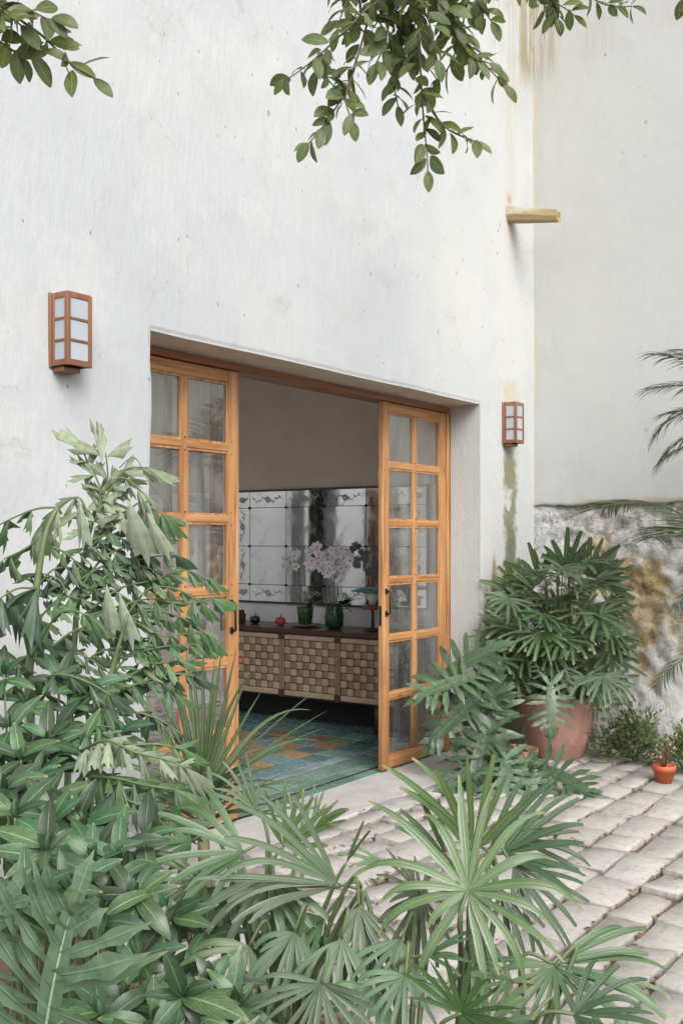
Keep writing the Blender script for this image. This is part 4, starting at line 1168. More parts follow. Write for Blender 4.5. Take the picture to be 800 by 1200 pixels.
frond([(112, 612), (118, 575), (105, 545), (98, 530)], .10, 'fishp', .05, hang=.1)
frond([(118, 580), (140, 560), (160, 570), (178, 592)], .10, 'fishp', .05, hang=.5)
frond([(112, 600), (130, 590), (150, 600)], .09, 'fishp', .045, hang=.5)
for pth in ([(94, 680), (125, 662), (160, 662), (190, 672)], [(96, 700), (125, 690), (155, 705), (185, 722)], [(92, 740), (120, 735), (150, 745), (180, 770)], [(90, 790), (115, 765), (150, 760), (180, 772)],
            [(128, 800), (140, 770), (150, 740), (165, 722)], [(60, 780), (85, 765), (110, 775), (130, 790)], [(128, 815), (165, 800), (200, 790), (228, 792)], [(37, 740), (55, 715), (75, 700), (95, 702)], [(100, 640), (120, 628), (145, 632), (165, 648)],
            [(60, 640), (80, 650), (100, 670)], [(94, 650), (120, 640), (140, 655)], [(43, 690), (62, 668), (85, 665)], [(150, 720), (175, 690), (205, 690), (235, 705)], [(150, 725), (180, 715), (215, 725), (245, 745)], [(110, 690), (135, 668), (160, 672)], [(20, 780), (45, 760), (70, 765)], [(140, 800), (175, 780), (210, 775)], [(80, 700), (70, 680), (50, 672)],
            [(36, 820), (60, 800), (90, 815), (110, 835)], [(36, 830), (20, 800), (0, 790)], [(128, 840), (160, 835), (190, 845), (215, 862)], [(128, 820), (110, 800), (90, 790)]):
    frond(pth, rp.uniform(.065, .09), rp.choice(('fish', 'fishd', 'fish')), .042)
for u, v, a, ln, sp in ((93, 583, -84, .185, 1.0), (150, 585, -72, .23, 1.1), (172, 600, -62, .18, .8), (125, 684, -83, .19, .9), (140, 694, -76, .20, .8), (128, 690, -92, .14, .7), (8, 690, -70, .22, 1.2), (20, 718, -63, .20, 1.0)):
    put(rp.choice(FTL) if u > 30 else rp.choice(FT['fishd']), fp, P(u, v, 3.22), idir(a, .15), CV(.2, .35, 1), (ln * sp, ln, ln), 'drooping_leaf')
put(FTL[1], fp, P(120, 545, 3.28), idir(95), CV(.1, -.1, 1), (.13, .15, .13), 'leaf'); put(FT['fishp'][2], fp, P(112, 560, 3.28), idir(120), CV(.1, .2, 1), .13)
b = MB(); b.tube([p - fb for p in smooth(FP([(140, 548), (158, 536), (172, 560), (186, 578), (196, 590)]))], .0018, .001, 4); b.build('tendril', M['stemg'], fp)

# ---------------------------------------------------------------- veined broad-leaved shrubs in the bed
BR = [strip_mesh('veined_leaf', M['broad'], 1, .30 + .03 * (k % 3), LANCE, .5 + .25 * (k % 4), .22, 9, .25, rp.uniform(-.3, .3), .05, k) for k in range(7)]
def shrub(label, base, hubs, leaf, nl=(5, 8), group='veined shrubs in the planting bed'):
    base = Vector(base); base.z = GZ
    t = thing('broadleaf_shrub', label, 'shrub', base, 0, group)
    for (u, v, tt) in hubs:
        h = P(u, v, tt); mid = base.lerp(h, .55); mid.z = base.z + (h.z - base.z) * .45
        stemtube(t, [base + Vector((rp.uniform(-.08, .08), rp.uniform(-.08, .08), 0)), mid, h], .006, .003, 'stemg', 'stem', 5)
        n = rp.randint(*nl); a0 = rp.uniform(0, 6)
        for k in range(n):
            a = a0 + k * 2 * PI / n + rp.uniform(-.3, .3); el = rp.uniform(-.35, .55)
            d = CV(math.cos(a), .55 * math.sin(a) + el, math.sin(a) * -.6 + .25)
            put(rp.choice(BR), t, h + d.normalized() * .006 + Vector((0, 0, rp.uniform(-.02, .01))), d, UPV, leaf * rp.uniform(.6, 1.2))
        for k in range(3):
            put(rp.choice(BR), t, h, CV(rp.uniform(-.4, .4), 1, rp.uniform(.1, .6)), UPV, leaf * rp.uniform(.3, .5))
    return t
def cloud(n, u0, u1, v0, v1, t0, t1):
    out = []
    for _ in range(n):
        v = rp.uniform(v0, v1); f = (v - v0) / (v1 - v0)
        out.append((rp.uniform(u0, u1), v, t1 + (t0 - t1) * f + rp.uniform(-.12, .12)))
    return out
shrub('veined shrub crowding the left edge below the fishtail palm', P(40, 1100, 2.6),
      [(18, 958, 2.25), (60, 930, 2.5), (25, 890, 2.7), (66, 862, 2.9), (12, 852, 2.8), (100, 900, 2.75), (5, 1000, 2.2), (85, 842, 3.0), (130, 955, 2.6), (40, 915, 2.6), (8, 925, 2.5), (118, 838, 3.0), (30, 825, 3.0), (70, 800, 3.05), (105, 812, 3.05), (140, 860, 2.9), (5, 790, 3.0)] + cloud(13, -20, 110, 850, 970, 2.5, 2.95), .100)
shrub('veined shrub with shiny leaves above the large split leaf', P(95, 1180, 2.3),
      [(56, 998, 2.1), (110, 1008, 2.2), (140, 1010, 2.2), (80, 1040, 2.0), (30, 1050, 1.95), (170, 985, 2.4), (160, 1050, 2.1), (5, 1060, 1.95), (120, 1070, 2.05), (60, 960, 2.4), (100, 970, 2.4)] + cloud(15, -10, 200, 975, 1090, 2.05, 2.5), .104)
shrub('low veined shrub behind the star-shaped rosette by the fan palms', P(190, 1230, 2.1),
      [(165, 1120, 2.05), (200, 1080, 2.2), (250, 1150, 2.1), (150, 1170, 1.95), (230, 1190, 1.95), (180, 1195, 1.9), (280, 1180, 2.05), (120, 1190, 1.9)] + cloud(8, 120, 300, 1090, 1210, 1.95, 2.35), .105)
t = thing('star_rosette', 'star-shaped rosette of pointed shiny leaves beside the large split leaf', 'plant', Vector((*P(220, 1200, 1.75)[:2], GZ)))
h = P(214, 1167, 1.75); stemtube(t, [t.location.copy(), (t.location + h) / 2 + Vector((.01, 0, 0)), h], .006, .003)
for a, ln, tw in ((106, .098, .3), (38, .070, .4), (-5, .130, .5), (-45, .07, .8), (-100, .060, .8), (-138, .075, .6), (175, .07, .2), (232, .08, .6)):
    put(BR[abs(a) % 7], t, h, idir(a, tw), UPV, ln)
for a in (60, 130): put(BR[a % 7], t, h, idir(a, .6), UPV, .035)

# ---------------------------------------------------------------- large split-leaf philodendron
pb = Vector((*P(30, 1300, 1.6)[:2], GZ))
ph_ = thing('split_leaf_plant', 'large split leaf with wavy lobes and a pale midrib at the lower left corner', 'plant', pb)
PL = [lobed_mesh(90 + k, 'phil', 9, .54, .098, .07, 96, .19, .42, .30, .03, .82, 2.2) for k in range(3)]
for u, v, tt, a, ln, tw, up in ((52, 1240, 1.60, 78, .30, .25, CV(-.1, .7, .8)), (-60, 1170, 1.7, 60, .24, .3, CV(0, .6, .8)), (150, 1290, 1.55, 20, .22, .2, CV(0, .7, .7))):
    h = P(u, v, tt)
    stemtube(ph_, [pb, (pb + h) / 2 + Vector((.02, .0, .02)), h], .009, .006, 'stemg', 'petiole')
    o = put(PL[int(abs(u)) % 3], ph_, h, idir(a, tw), up, ln); midrib(ph_, o, ln, 'midrib', .42)

# ---------------------------------------------------------------- strap-leaved plant before the left door
sb = Vector((3.17, 2.90, GZ))
spl = thing('strap_leaf_plant', 'spiky plant with long arching strap leaves in front of the left door', 'plant', sb)
SPROF = lambda t: (.75 + .25 * min(1, t * 4)) * max(.03, 1 - t ** 2.6)
def strap(parent, p, d, L, g, w=.020):
    b = MB(); bent_strip(b, (0, 0, 0), d, CV(0, 1, .4) if abs(d.normalized().z) < .8 else CV(.3, .2, 1), L, w, SPROF, g, 12, .4, rp, .2)
    o = b.build('strap_leaf', M['strap'], parent); o.location = p - parent.location
h = P(236, 935, 4.30); b = MB(); b.tube([(0, 0, 0), h - sb + Vector((0, 0, -.02))], .03, .022, 8); b.build('stem', M['cane_stem'], spl)
for k in range(50):
    a = rp.uniform(5, 175) if k < 30 else rp.uniform(-30, 210)
    strap(spl, h + Vector((rp.uniform(-.02, .02), rp.uniform(-.02, .02), rp.uniform(-.14, .04))), idir(a, rp.uniform(-.7, .7)) + Vector((0, 0, .25)), rp.uniform(.30, .62), rp.uniform(.2, 1.9))
for a, L, g in ((48, .70, .15), (40, .64, .25), (62, .52, .1), (84, .60, .1), (92, .64, .2), (165, .58, .8), (150, .66, .7), (30, .46, 1.2), (35, .60, .4), (100, .54, .15), (75, .66, .2), (95, .70, .1), (88, .74, .08), (102, .62, .15), (80, .68, .12), (70, .58, .1), (110, .56, .2), (22, .44, 1.8), (140, .6, 1.4), (120, .6, .5)):
    strap(spl, h, idir(a, .1), L, g)

# ---------------------------------------------------------------- fan palms in front
def fan_palm(label, base, leaves, group, nm='fan_palm', cat='fan palm', pet=.006, stemmat='stemg'):
    base = Vector(base); base.z = GZ if base.z < 0.2 else base.z
    t = thing(nm, label, cat, base, 0, group)
    for i, (u, v, tt, a, Rp, spread, nseg, droop, mat, tw) in enumerate(leaves):
        h = P(u, v, tt); d = idir(a, tw)
        pre = h - d * min(.06, .3 * (h - base).length)
        stemtube(t, [base + Vector((rp.uniform(-.05, .05), rp.uniform(-.05, .05), 0)), base.lerp(pre, .6) + Vector((0, 0, .10 * (h.z - base.z))), pre, h], pet * 1.1, pet * .55, stemmat, 'petiole', 6)
        up = UPV + CV(rp.uniform(-.25, .25), rp.uniform(-.2, .2), 0)
        if abs(math.sin(R(a))) > .8 and math.sin(R(a)) < 0: up = CV(0, .35, 1)
        elif spread > 300: up = CV(-.1, .42, .9)
        elif math.sin(R(a)) > .5: up = CV(rp.uniform(-.2, .2), .3, 1)
        fan_leaf(t, h, d, up, Rp * .92 * tt / FPX, spread, nseg, droop * 1.7, mat, (.85 if spread > 300 else 1.12) if spread > 60 else 1.2, .26 if nseg < 14 else .22, .2 if nseg > 13 else .55, .30 if nseg > 15 else .16)
    return t
G = 'lady palms at the front of the bed'
fan_palm('bushy lady palm with many blunt-tipped fans left of the large upright fan palm', P(330, 1280, 2.35), [
    (396, 1036, 2.25, 149, 190, 66, 9, .45, 'fanp', .15), (392, 1040, 2.27, 178, 150, 40, 4, .5, 'fanp', .3),
    (377, 1152, 2.0, 258, 112, 190, 14, .45, 'fan', .5), (285, 998, 2.4, 183, 118, 150, 10, .6, 'fan', .3),
    (312, 1025, 2.3, 268, 112, 150, 9, .5, 'fan', .4), (332, 992, 2.5, 62, 84, 120, 9, .3, 'fan', .0),
    (352, 988, 2.6, 96, 74, 90, 8, .25, 'fanp', .0), (225, 985, 2.5, 185, 82, 150, 9, .6, 'fan', .2),
    (345, 1092, 2.2, 246, 104, 130, 9, .6, 'fan', .4), (420, 1062, 2.2, 281, 92, 110, 7, .7, 'fan', .4),
    (292, 1108, 2.2, 232, 92, 140, 8, .6, 'fan', .4), (252, 965, 2.6, 145, 88, 110, 8, .35, 'fanp', .1),
    (405, 1012, 2.3, 62, 62, 22, 2, .2, 'fand', .0), (300, 950, 2.7, 118, 80, 80, 7, .3, 'fanp', .0),
    (240, 1030, 2.4, 205, 95, 150, 9, .6, 'fan', .4), (380, 1075, 2.3, 225, 100, 120, 8, .6, 'fan', .3),
    (270, 1040, 2.5, 250, 100, 140, 9, .7, 'fand', .4), (340, 1060, 2.4, 255, 100, 140, 9, .7, 'fand', .3),
    (400, 1100, 2.15, 258, 90, 120, 8, .7, 'fan', .4), (210, 1050, 2.45, 240, 90, 140, 8, .6, 'fand', .4), (300, 1150, 2.3, 245, 95, 140, 8, .6, 'fand', .3),
    (365, 975, 2.65, 50, 60, 80, 6, .35, 'fan', .0)], G)
fan_palm('upright lady palm with one large round fan facing the paving', P(545, 1270, 2.3), [
    (548, 1043, 2.10, 70, 164, 335, 17, 1.15, 'fan', -.35), (553, 1000, 2.28, 88, 118, 92, 6, .18, 'fan', -.1),
    (588, 1000, 2.42, 18, 118, 120, 9, .45, 'fan', .0), (560, 990, 2.35, 133, 172, 26, 3, .3, 'fan', .0),
    (600, 1015, 2.4, 312, 118, 110, 9, .5, 'fand', .2), (585, 1040, 2.35, 290, 95, 70, 5, .5, 'fand', .2), (520, 1000, 2.35, 120, 90, 60, 5, .3, 'fan', .0),
    (575, 985, 2.45, 40, 100, 60, 5, .3, 'fand', -.1), (565, 1085, 2.3, 265, 90, 60, 4, .4, 'fanp', .0), (610, 985, 2.5, -8, 105, 50, 4, .45, 'fand', .1)], G)
fan_palm('low lady palm with small narrow fans between the two larger lady palms', P(470, 1280, 2.15), [
    (492, 1046, 2.25, 150, 66, 150, 9, .35, 'fan', .3), (493, 1050, 2.22, 250, 86, 120, 7, .6, 'fan', .4),
    (475, 1143, 2.02, 262, 78, 200, 12, .5, 'fan', .5), (425, 1080, 2.2, 266, 92, 90, 6, .5, 'fand', .3), (450, 1012, 2.3, 172, 62, 60, 4, .4, 'fan', .1),
    (470, 1100, 2.15, 240, 80, 120, 7, .6, 'fan', .4), (440, 1160, 2.05, 235, 82, 150, 9, .6, 'fan', .4), (500, 1120, 2.1, 20, 70, 90, 6, .5, 'fan', .3)], G)
fan_palm('low lady palm with drooping fans over the stones at the lower right', P(610, 1330, 2.05), [
    (540, 1187, 1.93, 48, 104, 260, 15, .45, 'fan', .5), (648, 1130, 2.10, -14, 150, 120, 10, .8, 'fan', .2),
    (650, 1132, 2.08, 215, 95, 120, 8, .7, 'fan', .3), (672, 1188, 1.95, 8, 108, 150, 10, .7, 'fan', .3), (600, 1150, 2.05, 160, 70, 120, 8, .6, 'fan', .3),
    (620, 1195, 1.95, 215, 80, 140, 9, .6, 'fand', .4), (700, 1150, 2.1, -5, 95, 50, 4, .8, 'fan', .2), (560, 1215, 1.9, 20, 90, 200, 12, .5, 'fan', .4)], G)

# ---------------------------------------------------------------- potted palm in the corner
pc = Vector((6.80, 2.96, -.02))
pot = thing('terracotta_pot', 'large ribbed terracotta pot standing in the wall corner', 'plant pot', pc)
b = MB(); b.lathe([(.15, .0), (.17, .02), (.215, .14), (.246, .30), (.256, .40), (.262, .425), (.262, .445), (.245, .447), (.236, .42), (.225, .36)], 36, wob=.006); b.build('body', M['terra'], pot)
b = MB(); b.lathe([(.0, .375), (.12, .385), (.234, .378)], 24); b.build('potting_soil', M['soil'], pot)
rb = pc + Vector((0, 0, .36))
rt = thing('potted_palm', 'dense dark lady palm in the big terracotta pot, many finger-like fans', 'palm', rb)
heads = [(622, 690), (650, 700), (605, 705), (590, 728), (595, 765), (600, 790), (640, 735), (655, 730), (682, 715), (685, 740), (705, 700), (720, 700), (720, 725), (705, 752), (715, 770), (690, 795), (662, 790), (640, 768), (628, 800), (612, 742), (668, 762), (700, 785), (725, 800), (648, 690), (690, 655), (700, 680), (662, 660), (585, 750), (640, 805), (675, 800), (725, 750), (600, 805), (630, 720), (615, 770), (650, 755), (672, 745), (685, 770), (640, 785), (605, 725), (660, 715), (700, 725), (698, 815), (710, 800), (580, 780), (595, 700), (640, 700), (625, 755), (690, 725), (600, 745), (660, 780), (715, 740), (620, 785), (675, 700), (630, 670), (650, 672), (610, 690), (690, 690), (668, 735), (632, 742), (652, 712), (700, 742), (612, 758), (680, 712), (660, 750), (645, 795), (690, 805), (622, 712), (605, 780), (715, 775), (672, 690)]
for i in range(5):
    top = rb + Vector((rp.uniform(-.22, .22), rp.uniform(-.22, .22), rp.uniform(.5, .95)))
    stemtube(rt, [rb + Vector((rp.uniform(-.1, .1), rp.uniform(-.1, .1), 0)), (rb + top) / 2, top], .012, .009, 'cane_stem', 'cane')
for i, (u, v) in enumerate(heads):
    h = P(655 + (u - 655) * .97 + rp.uniform(-5, 5), 722 + (v - 722) * .93 + rp.uniform(-5, 5), 7.22 + rp.uniform(-.36, .24))
    out = Vector((h.x - rb.x, h.y - rb.y, (h.z - rb.z - .75) * .9)); d = out.normalized() * .55 + Vector((0, 0, -.22)) + CV(rp.uniform(-.35, .35), rp.uniform(-.5, .25), .30)
    stemtube(rt, [rb + Vector((rp.uniform(-.06, .06), rp.uniform(-.06, .06), .02)), rb.lerp(h, .5) + Vector((0, 0, .12)), h], .0055, .003, 'stemg', 'petiole', 5)
    fan_leaf(rt, h, d, CV(rp.uniform(-.3, .3), .7, .85), rp.uniform(.20, .265), rp.uniform(180, 280), rp.randint(8, 11), rp.uniform(.3, 1.0), 'rhap', 1.2, .20, .75)
for u, v, a in ((662, 672, 100), (688, 676, 60), (700, 684, 35), (632, 684, 120), (610, 696, 140)):
    fan_leaf(rt, P(u, v, 7.3), idir(a, .1), CV(0, .3, 1), .30, 130, 8, .5, 'rhap', 2.1, .2, .7)
    stemtube(rt, [rb, rb.lerp(P(u, v, 7.3), .6) + Vector((0, 0, .05)), P(u, v, 7.3)], .006, .003, 'stemg', 'petiole', 5)

# ---------------------------------------------------------------- lobed-leaf plants round the pot
SE = [lobed_mesh(120 + k, 'sell', 8, .44, .095, .10, 140, .10, .45 + .12 * (k % 3), .28, bumps=1.6) for k in range(5)]
def lobed_plant(label, base, leaves, group='lobed-leaf plants in low pots'):
    base = Vector(base); t = thing('lobed_leaf_plant', label, 'plant', base, 0, group)
    for u, v, tt, a, Lp, tw in leaves:
        h0 = P(u, v, tt); d = idir(a, tw); L = Lp * tt / FPX; h = h0 - d * L * .42
        stemtube(t, [base + Vector((rp.uniform(-.03, .03), rp.uniform(-.03, .03), 0)), base.lerp(h, .6) + Vector((0, 0, .06)), h], .007, .004, 'stemg', 'petiole')
        put(rp.choice(SE), t, h, d, CV(rp.uniform(-.2, .2), .75, .7), L)
    return t
def low_pot(label, loc, r=.13):
    t = thing('low_pot', label, 'plant pot', loc)
    b = MB(); k = r / .13; b.lathe([(.09 * k, 0), (.115 * k, .03), (.13 * k, .10), (.135 * k, .125), (.124 * k, .127), (.11 * k, .09)], 24); b.build('body', M['terra2'], t)
    b = MB(); b.lathe([(0, .09), (.05 * k, .1), (.117 * k, .092)], 16); b.build('potting_soil', M['soil'], t)
    return t
g1 = Vector((5.99, 3.08, .001)); g2 = Vector((6.29, 3.03, .001))
low_pot('low terracotta pot under the lobed leaves beside the right door jamb', g1)
low_pot('low terracotta pot under the lobed leaves before the large pot', g2, .14)
lobed_plant('lobed-leaf plant reaching up in front of the right door jamb', g1 + Vector((0, 0, .09)), [
    (545, 778, 6.75, 35, 96, .2), (525, 803, 6.6, 195, 84, .3), (536, 838, 6.6, 215, 92, .4), 
    (572, 825, 6.65, 80, 80, .3), (572, 858, 6.6, 265, 92, .5), (560, 815, 6.7, 10, 76, .3)])
lobed_plant('lobed-leaf plant spreading over the stones before the large terracotta pot', g2 + Vector((0, 0, .10)), [
    (562, 893, 6.35, 250, 100, .8), (606, 912, 6.35, 60, 56, .9), (622, 922, 6.2, 280, 78, .9), (658, 912, 6.25, -20, 84, .8),
    (645, 828, 6.6, 268, 66, .4), (598, 895, 6.4, 140, 66, .7), (545, 908, 6.3, 205, 76, .8), (590, 915, 6.2, 255, 80, .9)])

# ---------------------------------------------------------------- small bush, red pots at the foot of the old wall
SMALL = [strip_mesh('small_leaf', M['small'], 1, .55, OVAL, .5, .2, 3, .2, 0, 0, k) for k in range(3)]
def small_bush(label, loc, rx, rz, n, stuffn, name='small_bush', cat='bush'):
    loc = Vector(loc); t = thing(name, label, cat, loc)
    for k in range(14):
        a = rp.uniform(0, 6.28); e = Vector((math.cos(a) * rx * .7, math.sin(a) * rx * .7, rz * rp.uniform(.5, .95)))
        b = MB(); b.tube([(0, 0, 0), e * .5 + Vector((0, 0, .04)), e], .004, .002, 4); b.build('stem', M['stemg'], t)
    def spot():
        a = rp.uniform(0, 6.28); e = rp.uniform(-.15, 1.57); rr = rp.uniform(.55, 1.0) * (1 + .22 * math.sin(a * 3 + e * 4))
        return Vector((math.cos(a) * math.cos(e) * rx * rr, math.sin(a) * math.cos(e) * rx * rr, max(.02, .10 + math.sin(e) * rz * rr)))
    for k in range(n):
        p = spot(); put(rp.choice(SMALL), t, loc + p, p + Vector((rp.uniform(-.2, .2), rp.uniform(-.2, .2), rp.uniform(-.1, .2))), (rp.uniform(-.5, .5), rp.uniform(-.5, .5), 1), rp.uniform(.028, .05))
    b = MB()
    for k in range(stuffn):
        p = spot() * rp.uniform(.6, 1); d = (p + Vector((rp.uniform(-.3, .3), rp.uniform(-.3, .3), rp.uniform(-.2, .2)))).normalized(); s = rp.uniform(.028, .05)
        m = orient(d, (rp.uniform(-.6, .6), rp.uniform(-.6, .6), 1)); vs = [(0, 0, 0), (-.26, .4, .05), (0, .5, 0), (.26, .4, .05), (0, 1, -.1)]
        b.add([p + m @ (Vector(v) * s) for v in vs], [(0, 2, 1), (0, 3, 2), (1, 2, 4), (2, 3, 4)], [(.5, 0), (0, .4), (.5, .5), (1, .4), (.5, 1)])
    o = b.build('foliage', M['small'], t); o['kind'] = 'stuff'
    return t
small_bush('small fine-leaved green bush at the foot of the peeling wall', (6.96, 2.50, -.03), .27, .28, 290, 1500)
small_bush('small green plant at the right edge behind the bright red pot', (6.80, 2.07, -.03), .20, .22, 160, 700, 'small_plant', 'plant')
def red_pot(label, loc, s=1.0):
    t = thing('red_pot', label, 'plant pot', loc)
    b = MB(); b.lathe([(.040 * s, 0), (.060 * s, .085 * s), (.064 * s, .086 * s), (.066 * s, .115 * s), (.057 * s, .116 * s), (.05 * s, .06 * s)], 20); b.build('body', M['redpot'], t)
    b = MB(); b.lathe([(0, .085 * s), (.055 * s, .088 * s)], 12); b.build('potting_soil', M['soil'], t)
    t2 = thing('dry_sprig', 'dry reddish sprig in the bright red pot' , 'plant', Vector(loc) + Vector((0, 0, .085 * s)))
    for k in range(16):
        a = rp.uniform(0, 6.28); e = Vector((math.cos(a) * rp.uniform(.02, .12), math.sin(a) * rp.uniform(.02, .12), rp.uniform(.06, .24)))
        b = MB(); b.tube([(0, 0, 0), e * .5 + Vector((0, 0, .02)), e], .0025, .001, 4)
        for _ in range(5):
            p = e * rp.uniform(.4, 1); b.add([p, p + Vector((.01, .004, .006)), p + Vector((.018, 0, .0)), p + Vector((.01, -.006, .003))], [(0, 1, 2, 3)])
        b.build('twig', M['redwood'] if k % 3 else M['litter'], t2)
red_pot('small bright red clay pot beside the fine-leaved bush', (6.43, 2.10, -.020), 1.1)

# ---------------------------------------------------------------- feathery palm just past the right edge of the picture
qb = Vector((6.28, 1.52, GZ))
qp = thing('feather_palm', 'taller feathery palm reaching in from the right edge before the smooth upper wall', 'palm', qb)
PF = [pinnate_mesh(300 + k, 'frond', 30, .36, .0155, .8 + .3 * (k % 4), .45) for k in range(5)]
def palm_body(t, base, hz_, tips, back, r0, reach=1.0):
    crown = base + Vector((0, 0, hz_))
    b = MB(); b.tube([(0, 0, 0), (.02, .01, hz_ * .5), (0, 0, hz_ + .03)], r0, r0 * .65, 10); b.build('trunk', M['cane_stem'], t)
    for u, v, k, z0, sg in tips:
        c = crown + Vector((0, 0, z0)); tip = P(u, v, 6.2); d = tip - c
        put(PF[k], t, c, d.normalized() + Vector((0, 0, sg * .2)), (0, 0, 1), d.length * reach, 'frond')
    for k in range(back):
        a = 2 * PI * k / back + .3
        if not (1.5 < a % 6.28 < 4.7): put(PF[k % 5], t, crown, (math.cos(a), math.sin(a), rp.uniform(.1, .9)), (0, 0, 1), rp.uniform(.7, 1.0), 'frond')
palm_body(qp, qb, 2.22, ((748, 440, 0, .10, .5), (745, 482, 1, .02, 1.2), (748, 505, 3, 0, 1.2), (758, 545, 2, -.05, .7), (772, 520, 0, -.02, 1.0), (782, 556, 4, -.1, .4)), 10, .045)
qb2 = Vector((6.42, 1.74, GZ))
qp2 = thing('feather_palm', 'shorter dark feathery palm crowding the right edge against the peeling wall', 'palm', qb2)
palm_body(qp2, qb2, 1.42, ((772, 604, 1, .10, .5), (758, 648, 0, .05, .7), (782, 672, 2, 0, .5), (774, 705, 3, -.05, .5), (784, 738, 4, -.1, .4), (760, 838, 0, -.5, .5), (792, 690, 1, -.05, .6)), 12, .035, .82)

# ---------------------------------------------------------------- vine by the rear passage, seen in the mirror
vb = Vector((3.56, 7.95, 0))
vp = thing('climbing_plant', 'leafy climbing plant beside the dim passage, seen in the mirror', 'plant', vb)
b = MB(); b.lathe([(.10, .0), (.14, .22), (.15, .25), (.135, .25), (.12, .2)], 20); b.build('pot', M['terra2'], vp)
b = MB(); b.tube([(0, 0, .2), (.03, 0, 1.0), (-.02, 0, 1.7), (.02, .02, 2.25)], .012, .006, 6); b.build('stem', M['stemg'], vp)
for k in range(60):
    z = rp.uniform(.4, 2.3); a = rp.uniform(0, 6.28); put(rp.choice(BR), vp, vb + Vector((rp.uniform(-.04, .04), 0, z)), (math.cos(a), math.sin(a) - .3, rp.uniform(-.8, .3)), (0, -.3, 1), rp.uniform(.12, .22))

# ---------------------------------------------------------------- tree overhead
tb = Vector((1.3, -2.6, GZ))
tr = thing('tree', 'leafy tree whose leafy twigs hang into the top of the view', 'tree', tb)
b = MB(); b.tube(smooth([(0, 0, 0), (.05, .05, 1.4), (-.05, .1, 2.8), (.1, .25, 4.2)]), .17, .10, 12); b.build('trunk', M['twig'], tr)
def W(v): return Vector(v) - tb
limbs = [[(1.4, -2.35, 4.1), (1.9, -.8, 4.6), (2.6, .9, 4.5), (3.0, 1.75, 4.0)], [(1.4, -2.35, 4.0), (1.2, -.6, 4.3), (1.35, 1.2, 4.0), (1.5, 2.0, 3.4)], [(1.5, -2.3, 4.15), (3.0, -.6, 4.9), (4.0, 1.0, 4.8), (4.5, 1.9, 4.5)], [(1.4, -2.3, 4.1), (.2, -1.5, 5.0), (-.8, -.6, 5.3)], [(1.4, -2.3, 4.1), (2.2, -3.4, 5.0), (2.8, -4.2, 5.3)]]
for l in limbs:
    b = MB(); b.tube(smooth([W(p) for p in l]), .06, .014, 8); b.build('branch', M['twig'], tr)
TL = [strip_mesh('leaf', M['tree'], 1, .42 + .05 * (k % 3), OVAL, .35 + .2 * (k % 4), .22, 7, .15, rp.uniform(-.3, .3), .03, k) for k in range(6)]
def twig(path, tt, step, size, src=None, dens=2, jit=.016):
    step *= .86; size *= .92
    pts = [P(u, v, tt) for u, v in path]
    if src is not None: pts = [Vector(src)] + pts
    b = MB(); b.tube([p - tb for p in smooth(pts)], .005, .0022, 5); b.build('twig', M['twig'], tr)
    sg = 1
    for p, d in along(pts, step):
        if p.z > 4.4: continue
        for _ in range(dens):
            side = d.cross(CV(0, 0, 1)).normalized()
            dr = d * rp.uniform(.2, .9) + side * sg * rp.uniform(.4, 1.1) + CV(0, 0, rp.uniform(-.8, .8)) + Vector((0, 0, -.30))
            put(rp.choice(TL), tr, p + Vector((rp.uniform(-jit, jit), rp.uniform(-jit, jit), 0)), dr, CV(rp.uniform(-.9, .9), rp.uniform(.1, .9), rp.uniform(-.2, 1)), size * rp.uniform(.8, 1.3)); sg = -sg
    put(rp.choice(TL), tr, pts[-1], (pts[-1] - pts[-2]) + Vector((0, 0, -.02)), CV(0, .5, 1), size)
s0 = (2.98, 1.72, 4.02)
twig([(446, -50), (432, 20), (416, 75), (402, 112), (380, 146), (362, 168)], 3.5, .055, .080, s0)
twig([(490, -50), (491, 40), (493, 92), (496, 140), (500, 180), (501, 200)], 3.5, .052, .080, s0)
twig([(470, -40), (425, 15), (388, 52), (358, 78), (338, 92)], 3.45, .052, .078, s0)
twig([(508, -40), (528, 28), (556, 62), (590, 100)], 3.55, .050, .080, s0)
twig([(515, 10), (545, 60), (572, 74)], 3.5, .045, .075)
twig([(494, 110), (520, 148), (556, 166)], 3.45, .045, .075)
twig([(500, -40), (455, 30), (458, 80), (466, 124)], 3.6, .052, .080, s0)
twig([(540, -40), (545, 10), (530, 70), (505, 105)], 3.6, .055, .080, s0)
twig([(405, -30), (420, 30), (455, 60)], 3.65, .055, .080, s0)
twig([(470, -30), (500, 20), (512, 70)], 3.4, .05, .080, s0); twig([(440, -30), (470, 20), (480, 70)], 3.55, .05, .08, s0); twig([(530, -30), (510, 10), (545, 40)], 3.65, .05, .08, s0)
twig([(455, -40), (440, 10), (452, 45), (440, 75)], 3.5, .045, .08, s0, 3); twig([(520, -40), (500, 5), (480, 40), (470, 70)], 3.55, .045, .08, s0, 3); twig([(480, -40), (520, 0), (535, 30)], 3.45, .045, .08, s0, 3); twig([(430, -40), (405, 5), (395, 35)], 3.5, .045, .08, s0, 3); twig([(550, -40), (560, 0), (575, 25)], 3.5, .045, .08, s0)
twig([(415, 80), (405, 115), (412, 142)], 3.45, .045, .075); twig([(385, 60), (375, 80), (390, 100)], 3.45, .04, .07)
s1 = (1.5, 1.98, 3.42)
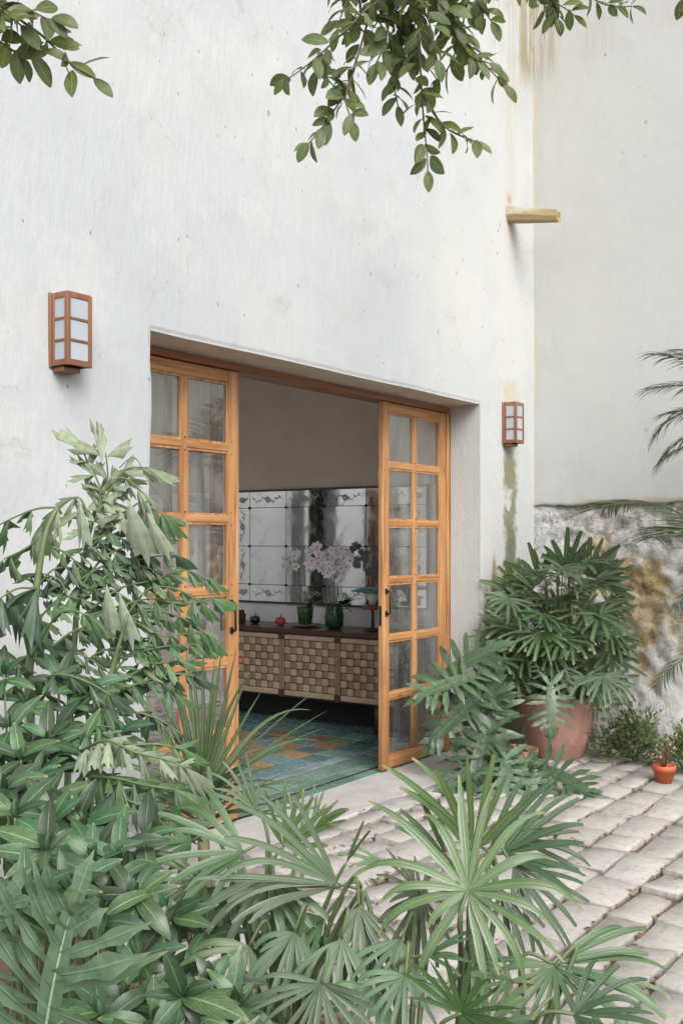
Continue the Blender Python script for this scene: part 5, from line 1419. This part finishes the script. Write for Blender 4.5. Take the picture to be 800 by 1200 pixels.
twig([(-30, -40), (15, 15), (50, 42), (85, 76), (110, 92)], 2.62, .045, .074, s1); twig([(-40, 10), (-5, 45), (28, 65), (50, 60)], 2.6, .04, .076, s1); twig([(-20, -30), (25, 5), (55, 22)], 2.6, .042, .076, s1); twig([(-30, -10), (0, 10), (25, 30)], 2.55, .035, .076, s1)
s2 = (4.5, 1.9, 4.5)
twig([(580, -45), (620, -8), (655, 6), (672, 18)], 4.6, .055, .085, s2); twig([(640, -40), (644, 0), (652, 22)], 4.6, .055, .085, s2); twig([(665, -40), (700, 2), (740, 8)], 4.6, .06, .085, s2); twig([(590, -40), (575, -15), (560, 0)], 4.6, .06, .085, s2); twig([(760, -60), (800, -10), (806, 22)], 4.5, .06, .085, s2); twig([(610, -40), (632, -5), (640, 12)], 4.65, .05, .085, s2)

# ---------------------------------------------------------------- past 300 leaves on one plant the smallest ones in view join into one part
bpy.context.view_layer.update()
def join_rest(t, keep=300):
    kids = [o for o in t.children if o.name.split('.')[0] in ('leaf', 'drooping_leaf')]
    if len(kids) <= keep: return
    def shows(o):
        c = t.location + o.matrix_basis @ Vector((0, .5, 0)) - cam.location
        dep = c.dot(AX_F)
        if dep < .1: return 0
        x, y = c.dot(AX_R) / dep * FPX + 400, HZ - c.dot(AX_Z) / dep * FPX
        inside = -25 < x < 825 and -25 < y < 1225
        return o.matrix_basis.to_scale().y / dep * (1 if inside else .02)
    kids.sort(key=shows, reverse=True)
    rest = kids[keep:]; mats = []; b = MB(); vary = []
    for o in rest:
        m = o.data.materials[0]
        if m not in mats: mats.append(m)
        uv = [(.5, .5)] * len(o.data.vertices)
        for lp, u in zip(o.data.loops, o.data.uv_layers[0].data): uv[lp.vertex_index] = tuple(u.uv)
        b.add([o.matrix_basis @ v.co for v in o.data.vertices], [tuple(p.vertices) for p in o.data.polygons], uv, True, mats.index(m))
        vary += [rp.random()] * len(o.data.vertices)
    for o in rest: bpy.data.objects.remove(o)
    f = b.build('foliage', mats, t); f['kind'] = 'stuff'
    f.data.attributes.new('vary', 'FLOAT', 'POINT').data.foreach_set('value', vary)
join_rest(tr); join_rest(fp)
